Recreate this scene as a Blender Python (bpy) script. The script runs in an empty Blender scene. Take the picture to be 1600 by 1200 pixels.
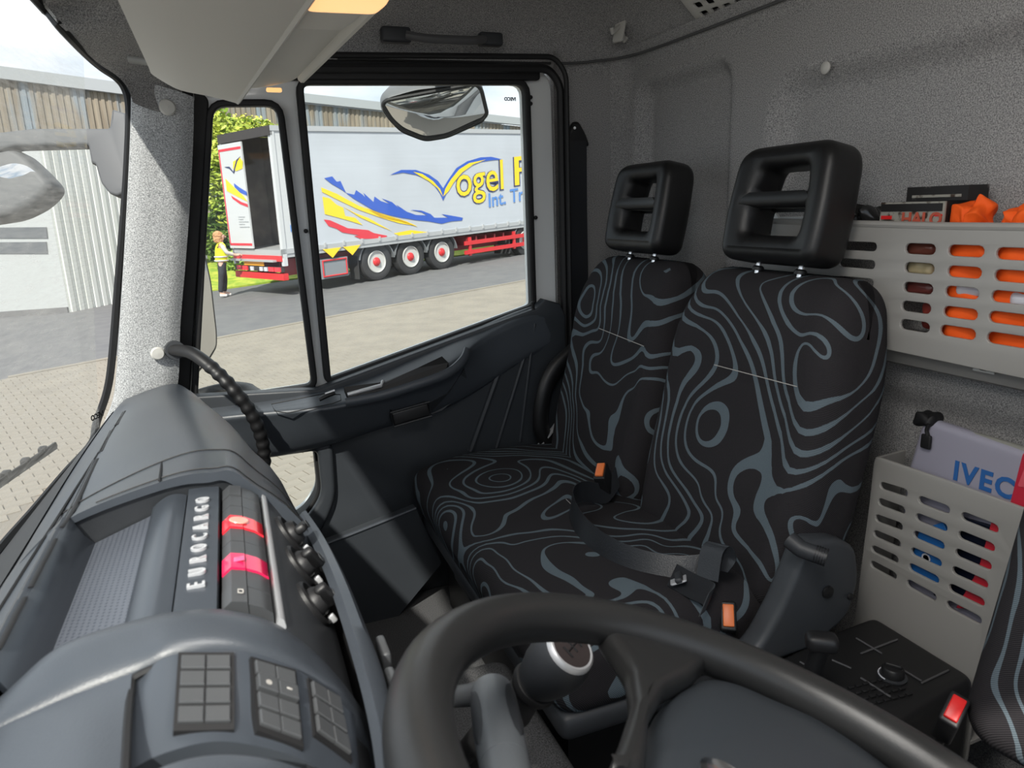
import bpy, bmesh, math, random
from mathutils import Vector, Matrix, noise
random.seed(7)
S = bpy.context.scene
COL = S.collection
R = math.radians
# ------------------------------------------------------------------ camera
# vehicle frame: -X towards the windscreen, +Y towards the passenger door, Z up
FPX = 1109.0
YAW, PITCH, ROLL = R(21.087), R(13.953), R(2.0)
CAM = Vector((0, 0, 1.25))
_f = Vector((math.sin(YAW)*math.cos(PITCH), math.cos(YAW)*math.cos(PITCH), -math.sin(PITCH)))
_r0 = Vector((math.cos(YAW), -math.sin(YAW), 0)); _u0 = _r0.cross(_f)
_r = _r0*math.cos(ROLL) - _u0*math.sin(ROLL)
_u = _r0*math.sin(ROLL) + _u0*math.cos(ROLL)
cd = bpy.data.cameras.new('camera'); cam = bpy.data.objects.new('camera', cd); COL.objects.link(cam)
cam.matrix_world = Matrix(((_r.x, _u.x, -_f.x, CAM.x), (_r.y, _u.y, -_f.y, CAM.y), (_r.z, _u.z, -_f.z, CAM.z), (0, 0, 0, 1)))
cd.sensor_width = 36; cd.lens = FPX/1600*36; cd.clip_start = .02; cd.clip_end = 400
cd.dof.use_dof = True; cd.dof.focus_distance = 2.2; cd.dof.aperture_fstop = 14
S.camera = cam
# ------------------------------------------------------------------ world, sun, exposure
w = bpy.data.worlds.new('sky'); S.world = w; w.use_nodes = True
nt = w.node_tree; nt.nodes.clear()
def _n(t, **k):
    n = nt.nodes.new(t)
    for a, b in k.items(): setattr(n, a, b)
    return n
out = _n('ShaderNodeOutputWorld'); bg = _n('ShaderNodeBackground'); tc = _n('ShaderNodeTexCoord')
mp = _n('ShaderNodeMapping'); mp.inputs['Scale'].default_value = (1, 1, 3)
nz = _n('ShaderNodeTexNoise'); nz.inputs['Scale'].default_value = 2.2; nz.inputs['Detail'].default_value = 7; nz.inputs['Roughness'].default_value = .55
rp = _n('ShaderNodeValToRGB'); rp.color_ramp.elements[0].position = .40; rp.color_ramp.elements[1].position = .58
rp.color_ramp.elements[0].color = (.40, .51, .64, 1); rp.color_ramp.elements[1].color = (.86, .88, .91, 1)
nt.links.new(tc.outputs['Generated'], mp.inputs[0]); nt.links.new(mp.outputs[0], nz.inputs['Vector'])
nt.links.new(nz.outputs[0], rp.inputs[0]); nt.links.new(rp.outputs[0], bg.inputs[0]); nt.links.new(bg.outputs[0], out.inputs[0])
bg.inputs[1].default_value = .76
sl = bpy.data.lights.new('sun', 'SUN'); so = bpy.data.objects.new('sun', sl); COL.objects.link(so)
sl.energy = 3.3; sl.angle = R(1.2); sl.color = (1, .95, .87)
so.rotation_euler = Vector((-.42, -.75, .84)).to_track_quat('Z', 'Y').to_euler()
S.view_settings.view_transform = 'Standard'; S.view_settings.look = 'None'
S.view_settings.exposure = 1.0; S.view_settings.gamma = 1; S.view_settings.use_curve_mapping = False
# ------------------------------------------------------------------ helpers
def ray(px, py): return _f + _r*((px-800)/FPX) - _u*((py-600)/FPX)
def P(px, py, x=None, y=None, z=None, d=None):
    v = ray(px, py)
    t = x/v.x if x is not None else y/v.y if y is not None else (z-CAM.z)/v.z if z is not None else d
    return CAM + v*t
def PP(px, py, o, n):
    v = ray(px, py); return CAM + v*((Vector(o)-CAM).dot(n)/v.dot(n))
def PL(pts, **k): return [P(a, b, **k) for a, b in pts]
ROOT = {}; SHIFT = []      # meshes are built in world coordinates and moved under their root at the end
def tag(o, label=None, cat=None, group=None, kind=None):
    if label: o['label'] = label
    if cat: o['category'] = cat
    if group: o['group'] = group
    if kind: o['kind'] = kind
    return o
def thing(name, label, cat, loc=(0, 0, 0), group=None, kind=None):
    o = bpy.data.objects.new(name, None); COL.objects.link(o); o.location = loc
    o.empty_display_size = .05; ROOT[o.name] = Vector(loc)
    return tag(o, label, cat, group, kind)
class MB:
    def __init__(s): s.v = []; s.f = []
    def add(s, vf, M=None):
        v, f = vf; n = len(s.v)
        s.v += [Vector(M @ Vector(p)) if M is not None else Vector(p) for p in v]
        s.f += [tuple(i+n for i in q) for q in f]
        return s
def mesh(name, vf, m, parent=None, smooth=True, angle=None):
    """vf in world coordinates; becomes ONE mesh object under parent"""
    if isinstance(vf, MB): vf = (vf.v, vf.f)
    off = ROOT.get(parent.name, Vector()) if parent else Vector()
    me = bpy.data.meshes.new(name)
    me.from_pydata([Vector(p) for p in vf[0]], [], vf[1]); me.update()
    bm = bmesh.new(); bm.from_mesh(me); bmesh.ops.recalc_face_normals(bm, faces=bm.faces); bm.to_mesh(me); bm.free()
    if smooth:
        me.polygons.foreach_set('use_smooth', [True]*len(me.polygons))
        me.set_sharp_from_angle(angle=R(angle if angle else 40))
    me.materials.append(m)
    o = bpy.data.objects.new(name, me); COL.objects.link(o)
    if parent: o.parent = parent; ROOT[o.name] = off; SHIFT.append((o, off))
    else: ROOT[o.name] = Vector()
    return o
def frame(o, x, y):
    x = Vector(x).normalized(); y = Vector(y); y = (y - x*y.dot(x)).normalized(); z = x.cross(y); o = Vector(o)
    return Matrix(((x.x, y.x, z.x, o.x), (x.y, y.y, z.y, o.y), (x.z, y.z, z.z, o.z), (0, 0, 0, 1)))
def T(x, y, z): return Matrix.Translation((x, y, z))
def rbox(sx, sy, sz, r, n=4, fn=None, res=1):
    """rounded box centred on the origin"""
    h = Vector((sx/2, sy/2, sz/2)); r = min(r, sx/2*.999, sy/2*.999, sz/2*.999)
    def ticks(a):
        t = [-a + r*(1-math.cos(i/n*math.pi/2)) for i in range(n+1)]
        m = max(1, int(res)); inner = [(-a+r) + (2*a-2*r)*i/m for i in range(1, m)]
        return t + inner + [-q for q in reversed(t)]
    tx, ty, tz = ticks(h.x), ticks(h.y), ticks(h.z)
    v = []; f = []; idx = {}
    def vid(p):
        k = (round(p[0], 6), round(p[1], 6), round(p[2], 6))
        if k not in idx:
            q = Vector(p); inn = Vector([max(-(h[i]-r), min(h[i]-r, q[i])) for i in range(3)])
            d = q-inn
            if d.length > 1e-9: q = inn + d.normalized()*r
            if fn: q = Vector(fn(q))
            idx[k] = len(v); v.append(q)
        return idx[k]
    for ax in range(3):
        A = [(ty, tz), (tx, tz), (tx, ty)][ax]
        for sg in (-1, 1):
            for i in range(len(A[0])-1):
                for j in range(len(A[1])-1):
                    q = []
                    for (a, b) in ((i, j), (i+1, j), (i+1, j+1), (i, j+1)):
                        c = [A[0][a], A[1][b]]; c.insert(ax, sg*h[ax]); q.append(vid(c))
                    if len(set(q)) > 2: f.append(tuple(dict.fromkeys(q)))
    return v, f
def box(x0, x1, y0, y1, z0, z1, r=None):
    if r:
        v, f = rbox(x1-x0, y1-y0, z1-z0, r, 2); c = Vector(((x0+x1)/2, (y0+y1)/2, (z0+z1)/2)); return [p+c for p in v], f
    v = [(x, y, z) for x in (x0, x1) for y in (y0, y1) for z in (z0, z1)]
    return v, [(0, 1, 3, 2), (4, 6, 7, 5), (0, 4, 5, 1), (2, 3, 7, 6), (0, 2, 6, 4), (1, 5, 7, 3)]
def catmull(pts, n=6, closed=False):
    pts = [Vector(p) for p in pts]; o = []; N = len(pts)
    for i in range(N if closed else N-1):
        if closed: p0, p1, p2, p3 = pts[i-1], pts[i], pts[(i+1) % N], pts[(i+2) % N]
        else: p0, p1, p2, p3 = pts[max(i-1, 0)], pts[i], pts[i+1], pts[min(i+2, N-1)]
        for k in range(n):
            t = k/n
            o.append(.5*((2*p1) + (p2-p0)*t + (2*p0-5*p1+4*p2-p3)*t*t + (3*p1-p0-3*p2+p3)*t**3))
    if not closed: o.append(pts[-1])
    return o
def tube(path, r, seg=10, closed=False, caps=True, flat=None, up=None):
    """r: number or list; flat=(a,b) scales the section along the frame's side and up axes"""
    path = [Vector(p) for p in path]; n = len(path); v = []; f = []
    rs = r if isinstance(r, (list, tuple)) else [r]*n
    fa, fb = flat or (1, 1)
    upv = Vector(up) if up is not None else None; prev = None
    for i, p in enumerate(path):
        a = path[i-1] if (i > 0 or closed) else p; b = path[(i+1) % n] if (i < n-1 or closed) else p
        t = (b-a).normalized()
        if upv is not None: s = t.cross(upv)
        elif prev is None: s = t.cross(Vector((0, 0, 1)) if abs(t.z) < .9 else Vector((0, 1, 0)))
        else: s = prev - t*prev.dot(t)
        s.normalize(); prev = s; q = s.cross(t)
        for k in range(seg):
            c = 2*math.pi*k/seg
            v.append(p + s*(math.cos(c)*rs[i]*fa) + q*(math.sin(c)*rs[i]*fb))
    for i in range(n if closed else n-1):
        j = (i+1) % n
        for k in range(seg):
            m = (k+1) % seg; f.append((i*seg+k, i*seg+m, j*seg+m, j*seg+k))
    if caps and not closed:
        f.append(tuple(range(seg))[::-1]); f.append(tuple((n-1)*seg+k for k in range(seg)))
    return v, f
def ribbon(path, width_dirs, w, th=.0015):
    """flat strap: path points, matching side vectors"""
    v = []; f = []; n = len(path)
    for i, p in enumerate(path):
        p = Vector(p); s = Vector(width_dirs[i]).normalized()
        a = path[max(i-1, 0)]; b = path[min(i+1, n-1)]; t = (Vector(b)-Vector(a)).normalized(); nn = t.cross(s).normalized()
        for (u, q) in ((-1, -1), (1, -1), (1, 1), (-1, 1)): v.append(p + s*(u*w/2) + nn*(q*th/2))
    for i in range(n-1):
        for k in range(4): m = (k+1) % 4; f.append((i*4+k, i*4+m, i*4+4+m, i*4+4+k))
    f += [(3, 2, 1, 0), (n*4-4, n*4-3, n*4-2, n*4-1)]
    return v, f
def lathe(prof, seg=24, M=None, cap=True):
    v = []; f = []; n = len(prof)
    for (r, z) in prof:
        for k in range(seg): c = 2*math.pi*k/seg; v.append(Vector((r*math.cos(c), r*math.sin(c), z)))
    for i in range(n-1):
        for k in range(seg): m = (k+1) % seg; f.append((i*seg+k, i*seg+m, (i+1)*seg+m, (i+1)*seg+k))
    if cap:
        if prof[0][0] > 1e-6: f.append(tuple(range(seg))[::-1])
        if prof[-1][0] > 1e-6: f.append(tuple((n-1)*seg+k for k in range(seg)))
    if M is not None: v = [M @ p for p in v]
    return v, f
def axis_frame(a, b):
    a = Vector(a); z = (Vector(b)-a).normalized(); x = z.cross(Vector((0, 0, 1)) if abs(z.z) < .9 else Vector((0, 1, 0))).normalized(); y = z.cross(x)
    return Matrix(((x.x, y.x, z.x, a.x), (x.y, y.y, z.y, a.y), (x.z, y.z, z.z, a.z), (0, 0, 0, 1)))
def grid(rows, th=0, nrm=None):
    """rows: list of equal-length point lists; th: thickness along nrm (or the averaged normal)"""
    nu, nv = len(rows), len(rows[0]); v = [Vector(p) for r_ in rows for p in r_]; f = []
    for i in range(nu-1):
        for j in range(nv-1): f.append((i*nv+j, i*nv+j+1, (i+1)*nv+j+1, (i+1)*nv+j))
    if th:
        N = len(v)
        if nrm is None:
            acc = [Vector() for _ in v]
            for q in f:
                n_ = (v[q[1]]-v[q[0]]).cross(v[q[3]]-v[q[0]])
                if n_.length < 1e-12: n_ = (v[q[2]]-v[q[1]]).cross(v[q[3]]-v[q[1]])
                for i in q: acc[i] += n_
            back = [v[i] - acc[i].normalized()*th for i in range(N)]
        else: back = [p + Vector(nrm)*th for p in v]
        v += back; f2 = [tuple(i+N for i in reversed(q)) for q in f]
        ring = [j for j in range(nv)] + [i*nv+nv-1 for i in range(1, nu)] + [(nu-1)*nv+j for j in range(nv-2, -1, -1)] + [i*nv for i in range(nu-2, 0, -1)]
        for k in range(len(ring)):
            a, b = ring[k], ring[(k+1) % len(ring)]; f2.append((b, a, a+N, b+N))
        f = f+f2
    return v, f
def smooth_rows(rows, nu=5, nv=5):
    """catmull refine of a coarse control grid"""
    rr = [catmull(r_, nv) for r_ in rows]
    cols = [catmull([r_[j] for r_ in rr], nu) for j in range(len(rr[0]))]
    return [[cols[j][i] for j in range(len(cols))] for i in range(len(cols[0]))]
_tmp = []
def curve_mesh(cu):
    o = bpy.data.objects.new('tmp', cu); COL.objects.link(o); bpy.context.view_layer.update()
    me = bpy.data.meshes.new_from_object(o.evaluated_get(bpy.context.evaluated_depsgraph_get()))
    v = [p.co.copy() for p in me.vertices]; f = [tuple(q.vertices) for q in me.polygons]
    bpy.data.objects.remove(o); bpy.data.meshes.remove(me); bpy.data.curves.remove(cu)
    return v, f
def plate(outer, holes=(), th=.004, bev=0, M=None, res=2):
    """flat plate in local XY with holes; thickness th around z=0"""
    cu = bpy.data.curves.new('tmp', 'CURVE'); cu.dimensions = '2D'; cu.fill_mode = 'BOTH'
    for loop in [outer]+list(holes):
        s = cu.splines.new('POLY'); s.points.add(len(loop)-1); s.use_cyclic_u = True
        for i, p in enumerate(loop): s.points[i].co = (p[0], p[1], 0, 1)
    cu.extrude = max(0, th/2-bev); cu.bevel_depth = bev; cu.bevel_resolution = res
    if bev: cu.offset = -bev
    v, f = curve_mesh(cu)
    if M is not None: v = [M @ p for p in v]
    # weld
    return weld(v, f)
def weld(v, f, e=5):
    idx = {}; nv = []; mp_ = []
    for p in v:
        k = (round(p.x, e), round(p.y, e), round(p.z, e))
        if k not in idx: idx[k] = len(nv); nv.append(p)
        mp_.append(idx[k])
    nf = []
    for q in f:
        q2 = tuple(dict.fromkeys(mp_[i] for i in q))
        if len(q2) > 2: nf.append(q2)
    return nv, nf
def text_vf(body, size, ext=.001, M=None, align='CENTER', bold=0, shear=0, sx=1, spacing=1):
    cu = bpy.data.curves.new('tmp', 'FONT'); cu.body = body; cu.size = size; cu.extrude = ext; cu.align_x = align; cu.align_y = 'CENTER'
    cu.offset = bold; cu.shear = shear; cu.space_character = spacing; cu.resolution_u = 3
    v, f = curve_mesh(cu)
    v = [Vector((p.x*sx, p.y, p.z)) for p in v]
    if M is not None: v = [M @ p for p in v]
    return weld(v, f)
def rrect(x0, x1, y0, y1, r, n=4):
    o = []
    for (cx, cy, a0) in ((x1-r, y1-r, 0), (x0+r, y1-r, 90), (x0+r, y0+r, 180), (x1-r, y0+r, 270)):
        for k in range(n+1): a = R(a0+90*k/n); o.append((cx+r*math.cos(a), cy+r*math.sin(a)))
    return o
def roundpoly(pts, r, n=4):
    """round the corners of a 2-D polygon; r: number or list"""
    o = []; N = len(pts); rs = r if isinstance(r, (list, tuple)) else [r]*N
    for i in range(N):
        p = Vector(pts[i][:2]); a = Vector(pts[i-1][:2]); b = Vector(pts[(i+1) % N][:2])
        da = (a-p); db = (b-p); q = min(rs[i], da.length*.45, db.length*.45)
        A = p+da.normalized()*q; B_ = p+db.normalized()*q
        for k in range(n+1): t = k/n; o.append(A*(1-t)**2 + p*2*t*(1-t) + B_*t*t)
    return [(p.x, p.y) for p in o]
def copy_thing(o, loc, label=None, group=None):
    def rec(s, par):
        c = s.copy(); COL.objects.link(c); c.parent = par
        for ch in [q for q in s.children]: rec(ch, c)
        return c
    c = rec(o, None); c.location = loc
    if label: c['label'] = label
    if group: c['group'] = group
    return c
# ------------------------------------------------------------------ materials
def new_mat(name):
    m = bpy.data.materials.new(name); m.use_nodes = True; t = m.node_tree; b = t.nodes['Principled BSDF']
    return m, t, b
def N(t, typ, inp=None, **k):
    n = t.nodes.new(typ)
    for a, b in k.items(): setattr(n, a, b)
    for a, b in (inp or {}).items():
        if hasattr(b, 'is_output') or isinstance(b, bpy.types.NodeSocket): t.links.new(b, n.inputs[a])
        else: n.inputs[a].default_value = b
    return n
def c4(c): return (c[0], c[1], c[2], 1)
def pbr(name, col, rough=.5, metal=0, bump=None, var=None, spec=None, coat=0, emit=None):
    """bump=(scale,strength)  var=(scale,col2,lo,hi)"""
    m, t, b = new_mat(name)
    b.inputs['Base Color'].default_value = c4(col); b.inputs['Roughness'].default_value = rough; b.inputs['Metallic'].default_value = metal
    if spec is not None: b.inputs['Specular IOR Level'].default_value = spec
    if coat: b.inputs['Coat Weight'].default_value = coat; b.inputs['Coat Roughness'].default_value = .1
    co = N(t, 'ShaderNodeTexCoord').outputs['Object']
    if var:
        nz_ = N(t, 'ShaderNodeTexNoise', {'Vector': co, 'Scale': var[0], 'Detail': 4})
        mr = N(t, 'ShaderNodeMapRange', {'Value': nz_.outputs[0], 'From Min': var[2], 'From Max': var[3]})
        mx = N(t, 'ShaderNodeMix', {'Factor': mr.outputs[0]}, data_type='RGBA'); mx.inputs[6].default_value = c4(col); mx.inputs[7].default_value = c4(var[1])
        t.links.new(mx.outputs[2], b.inputs['Base Color'])
    if bump:
        nb = N(t, 'ShaderNodeTexNoise', {'Vector': co, 'Scale': bump[0], 'Detail': 3})
        bp = N(t, 'ShaderNodeBump', {'Height': nb.outputs[0], 'Strength': bump[1], 'Distance': .002}); t.links.new(bp.outputs[0], b.inputs['Normal'])
    if emit: b.inputs['Emission Color'].default_value = c4(emit[0]); b.inputs['Emission Strength'].default_value = emit[1]
    return m
def fabric_mat():
    m, t, b = new_mat('seat_fabric'); co = N(t, 'ShaderNodeTexCoord').outputs['Object']
    def field(off):
        p = N(t, 'ShaderNodeVectorMath', {0: co, 1: off}, operation='ADD').outputs[0]
        warp = N(t, 'ShaderNodeTexNoise', {'Vector': p, 'Scale': 4.6, 'Detail': 0})
        wv = N(t, 'ShaderNodeVectorMath', {0: warp.outputs['Color'], 1: (.5, .5, .5)}, operation='SUBTRACT')
        ws_ = N(t, 'ShaderNodeVectorMath', {0: wv.outputs[0], 'Scale': .46}, operation='SCALE')
        ad = N(t, 'ShaderNodeVectorMath', {0: p, 1: ws_.outputs[0]}, operation='ADD')
        nz_ = N(t, 'ShaderNodeTexNoise', {'Vector': ad.outputs[0], 'Scale': 5.0, 'Detail': 0})
        lin = N(t, 'ShaderNodeVectorMath', {0: ad.outputs[0], 1: (25.0, 25.0, -24.0)}, operation='DOT_PRODUCT').outputs['Value']
        return N(t, 'ShaderNodeMath', {0: nz_.outputs[0], 1: 6.5, 2: lin}, operation='MULTIPLY_ADD').outputs[0]
    e = .0015; f0 = field((0, 0, 0)); g = []
    for o in ((e, 0, 0), (0, e, 0), (0, 0, e)):
        d = N(t, 'ShaderNodeMath', {0: field(o), 1: f0}, operation='SUBTRACT').outputs[0]; g.append(d)
    cv = N(t, 'ShaderNodeCombineXYZ', {0: g[0], 1: g[1], 2: g[2]})
    ln = N(t, 'ShaderNodeVectorMath', {0: cv.outputs[0]}, operation='LENGTH').outputs['Value']      # field change over e metres
    fr = N(t, 'ShaderNodeMath', {0: f0, 1: 1.0}, operation='PINGPONG').outputs[0]                    # distance to the next isoline
    wd = N(t, 'ShaderNodeTexNoise', {'Vector': co, 'Scale': 11.0, 'Detail': 0})
    th = N(t, 'ShaderNodeMapRange', {'Value': wd.outputs[0], 'From Min': .3, 'From Max': .7, 'To Min': .0017/e, 'To Max': .0048/e}).outputs[0]
    lim = N(t, 'ShaderNodeMath', {0: th, 1: ln}, operation='MULTIPLY').outputs[0]
    lim = N(t, 'ShaderNodeMath', {0: lim, 1: .33}, operation='MINIMUM').outputs[0]
    lt = N(t, 'ShaderNodeMath', {0: fr, 1: lim}, operation='LESS_THAN')
    tw = N(t, 'ShaderNodeTexWave', {'Vector': co, 'Scale': 190.0, 'Distortion': 0.0}, wave_type='BANDS', bands_direction='DIAGONAL')
    base = N(t, 'ShaderNodeMix', {'Factor': tw.outputs[1]}, data_type='RGBA'); base.inputs[6].default_value = (.014, .013, .015, 1); base.inputs[7].default_value = (.040, .037, .040, 1)
    line = N(t, 'ShaderNodeMix', {'Factor': tw.outputs[1]}, data_type='RGBA'); line.inputs[6].default_value = (.075, .10, .12, 1); line.inputs[7].default_value = (.16, .20, .225, 1)
    mx = N(t, 'ShaderNodeMix', {'Factor': lt.outputs[0], 6: base.outputs[2], 7: line.outputs[2]}, data_type='RGBA')
    t.links.new(mx.outputs[2], b.inputs['Base Color']); b.inputs['Roughness'].default_value = .9; b.inputs['Specular IOR Level'].default_value = .2
    bp = N(t, 'ShaderNodeBump', {'Height': tw.outputs[1], 'Strength': .25, 'Distance': .001}); t.links.new(bp.outputs[0], b.inputs['Normal'])
    return m
def felt_mat(name, dark, light, sc=420):
    m, t, b = new_mat(name); co = N(t, 'ShaderNodeTexCoord').outputs['Object']
    nz_ = N(t, 'ShaderNodeTexNoise', {'Vector': co, 'Scale': sc, 'Detail': 3, 'Roughness': .8})
    mr = N(t, 'ShaderNodeMapRange', {'Value': nz_.outputs[0], 'From Min': .38, 'From Max': .62})
    mx = N(t, 'ShaderNodeMix', {'Factor': mr.outputs[0]}, data_type='RGBA'); mx.inputs[6].default_value = c4(dark); mx.inputs[7].default_value = c4(light)
    t.links.new(mx.outputs[2], b.inputs['Base Color']); b.inputs['Roughness'].default_value = .95; b.inputs['Specular IOR Level'].default_value = .1
    bp = N(t, 'ShaderNodeBump', {'Height': nz_.outputs[0], 'Strength': .5, 'Distance': .002}); t.links.new(bp.outputs[0], b.inputs['Normal'])
    return m
def glass_mat(name, tint, dust, refl=1.0, dcol=(.8, .79, .74)):
    m = bpy.data.materials.new(name); m.use_nodes = True; t = m.node_tree; t.nodes.clear()
    o = N(t, 'ShaderNodeOutputMaterial'); tr = N(t, 'ShaderNodeBsdfTransparent', {'Color': c4(tint)}); gl = N(t, 'ShaderNodeBsdfGlossy', {'Roughness': .0})
    fr = N(t, 'ShaderNodeFresnel', {'IOR': 1.45}); mu = N(t, 'ShaderNodeMath', {0: fr.outputs[0], 1: refl}, operation='MULTIPLY')
    mx = N(t, 'ShaderNodeMixShader', {0: mu.outputs[0], 1: tr.outputs[0], 2: gl.outputs[0]})
    last = mx
    if dust:
        df = N(t, 'ShaderNodeBsdfTranslucent', {'Color': c4(dcol)}); d2 = N(t, 'ShaderNodeBsdfDiffuse', {'Color': c4(dcol)}); dm = N(t, 'ShaderNodeMixShader', {0: .5, 1: df.outputs[0], 2: d2.outputs[0]})
        co = N(t, 'ShaderNodeTexCoord').outputs['Object']
        mp_ = N(t, 'ShaderNodeMapping', {'Vector': co, 'Scale': (1, 3, 30)})
        nz_ = N(t, 'ShaderNodeTexNoise', {'Vector': mp_.outputs[0], 'Scale': 6, 'Detail': 8})
        mr = N(t, 'ShaderNodeMapRange', {'Value': nz_.outputs[0], 'From Min': .3, 'From Max': .7, 'To Min': dust*.5, 'To Max': dust*1.5})
        last = N(t, 'ShaderNodeMixShader', {0: mr.outputs[0], 1: mx.outputs[0], 2: dm.outputs[0]})
    t.links.new(last.outputs[0], o.inputs[0]); return m
K = {}
K['fabric'] = fabric_mat()
K['felt'] = felt_mat('grey_felt', (.15, .15, .155), (.58, .57, .56), 460)
K['felt_pillar'] = felt_mat('pillar_felt', (.22, .23, .24), (.78, .79, .80), 430)
K['carpet'] = felt_mat('carpet', (.035, .035, .036), (.14, .14, .145), 450)
K['dash'] = pbr('dash_vinyl', (.052, .060, .072), .34, bump=(900, .12))
K['dash2'] = pbr('dash_trim', (.048, .056, .068), .28, bump=(1500, .04))
K['darkplast'] = pbr('dark_plastic', (.036, .039, .044), .48, bump=(1200, .10))
K['doorplast'] = pbr('door_plastic', (.036, .041, .048), .45, bump=(1000, .12))
K['arm'] = pbr('armrest_plastic', (.062, .071, .084), .40, bump=(1000, .10))
K['black'] = pbr('black_plastic', (.013, .013, .014), .45, bump=(900, .08))
K['rubber'] = pbr('black_rubber', (.009, .009, .01), .6)
K['vinyl'] = pbr('headrest_vinyl', (.009, .009, .0095), .40, bump=(1100, .15))
K['wheel'] = pbr('wheel_skin', (.022, .022, .022), .34, bump=(1300, .08))
K['lightgrey'] = pbr('light_grey_plastic', (.60, .59, .555), .55, bump=(1200, .06))
K['panel'] = pbr('storage_panel_plastic', (.37, .36, .34), .5, bump=(1300, .06))
K['white'] = pbr('white_paint', (.84, .86, .86), .3, coat=.3)
K['chrome'] = pbr('chrome', (.75, .76, .78), .18, 1)
K['silver'] = pbr('silver_paint', (.62, .63, .65), .38, .35)
K['orange'] = pbr('orange_plastic', (.9, .22, .06), .4)
K['red'] = pbr('red_plastic', (.78, .02, .02), .35)
K['redglow'] = pbr('red_lens', (.85, .03, .05), .15, coat=.4)
K['redglow2'] = pbr('crimson_lens', (.75, .02, .10), .15, coat=.4)
K['amber'] = pbr('amber_lens', (.9, .55, .25), .3, emit=((1, .52, .2), .55))
K['switch'] = pbr('switch_grey', (.060, .063, .067), .4)
K['visor'] = pbr('visor_board', (.74, .73, .69), .6, bump=(1200, .06))
K['webbing'] = pbr('belt_webbing', (.022, .024, .028), .30, bump=(500, .2))
K['thread'] = pbr('pale_thread', (.45, .43, .40), .8)
K['glass'] = glass_mat('window_glass', (.96, .98, .97), .015, .4)
K['dusty'] = glass_mat('dusty_windscreen', (.93, .95, .94), .20, .05)
K['mirror'] = pbr('mirror_glass', (.8, .8, .8), .02, 1)
# ================================================================== the cab shell
def struct(name, vf, m, label=None, **k):
    o = mesh(name, vf, m, **k); o['kind'] = 'structure'
    if label: o['label'] = label
    return o
YL = -.30
struct('floor', box(-.6, 1.16, YL, 1.95, .12, .2), K['carpet'], 'dark carpeted cab floor under the bench')
# rear wall: felt with pressed panels
def sstep(a, b, x):
    t = max(0, min(1, (x-a)/(b-a))); return t*t*(3-2*t)
def press(y, z, y0, y1, z0, z1, r, wd):
    # 1 inside a rounded rectangle, soft edge wd
    cy, cz = (y0+y1)/2, (z0+z1)/2; qx = abs(y-cy)-(y1-y0)/2+r; qz = abs(z-cz)-(z1-z0)/2+r
    d = math.hypot(max(qx, 0), max(qz, 0)) + min(max(qx, qz), 0) - r
    return 1-sstep(-wd/2, wd/2, d)
def rear_x(y, z):
    x = 1.10 + .035*press(y, z, 1.43, 1.81, .60, 1.555, .05, .05) + .035*press(y, z, .05, 1.265, 1.02, 1.475, .07, .06)
    x += .05*sstep(1.0, .90, z)*sstep(.78, .86, z)*0 + .03*sstep(.93, .86, z) - .05*sstep(1.80, 1.93, y)**2*1.0
    return x - .10*sstep(1.60, 1.68, z)*.3
rows = [[(rear_x(y, z), y, z) for y in [YL+(1.93-YL)*j/230 for j in range(231)]] for z in [.2+1.46*i/170 for i in range(171)]]
struct('wall_rear', grid(rows, .05, (1, 0, 0)), K['felt'], 'grey felt rear cab wall with pressed panels')
# side wall behind the passenger door
rows = [[(.865+(1.09-.865)*i/8, 1.90 - .045*(1-sstep(0, .2, i/8)), z) for i in range(9)] for z in [.2+1.45*j/10 for j in range(11)]]
struct('wall_right', grid(rows, .05, (0, 1, 0)), K['felt'], 'grey felt side wall behind the passenger door')
# driver side: door opening left open, rear and front quarters closed
mb = MB(); mb.add(box(.86, 1.15, YL-.06, YL, .1, 1.7)); mb.add(box(-.45, -.14, YL-.06, YL, .1, .95)); mb.add(box(-.3, 1.1, YL-.06, YL, 1.58, 1.72)); mb.add(box(-.45, 1.1, YL-.06, YL, .1, .3))
struct('wall_left', mb, K['felt'], 'driver side cab wall around the open doorway')
struct('engine_tunnel', (lambda v, f: ([p+Vector((-.02, .80, .30)) for p in v], f))(*rbox(.86, .68, .24, .04, 4)), K['carpet'], 'grey carpeted engine tunnel between dashboard and bench')
struct('wall_front', box(-.36, -.30, YL, 1.78, .1, .74), K['black'], 'dark front bulkhead below the dashboard')
# headliner: steep at the sides, flat in the middle
def ceil_z(x, y):
    a = abs((y-.8)/1.10); b = abs((x-.44)/.67)
    return 1.60 + .20*max(0, (1-min(1, a)**8))**.5*max(0, (1-min(1, b)**7))**.5
ys = [.8+1.10*math.sin(math.pi/2*(-1+2*j/60)) for j in range(61)]; xs = [.44+.67*math.sin(math.pi/2*(-1+2*i/40)) for i in range(41)]
rows = [[(x, y, ceil_z(x, y)) for y in ys] for x in xs]
struct('ceiling', grid(rows), K['felt'], 'grey felt headliner curving up from the door')
rows = [[(x, y, ceil_z(x, y)+.05) for y in [YL-.08+(2.28)*j/30 for j in range(31)]] for x in [-.22+1.40*i/20 for i in range(21)]]
struct('roof', grid(rows, .02, (0, 0, 1)), K['white'], 'white outer roof skin of the cab')
mesh('seam_trim', tube(catmull([(.30, 1.872, 1.612), (.86, 1.872, 1.622), (1.02, 1.868, 1.635), (1.068, 1.83, 1.638), (1.078, 1.70, 1.634), (1.082, 1.3, 1.632), (1.082, .6, 1.632), (1.082, YL, 1.632)], 6), .0035, 8), pbr('dark_felt_piping', (.10, .10, .102), .9), bpy.data.objects['ceiling'])
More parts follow.
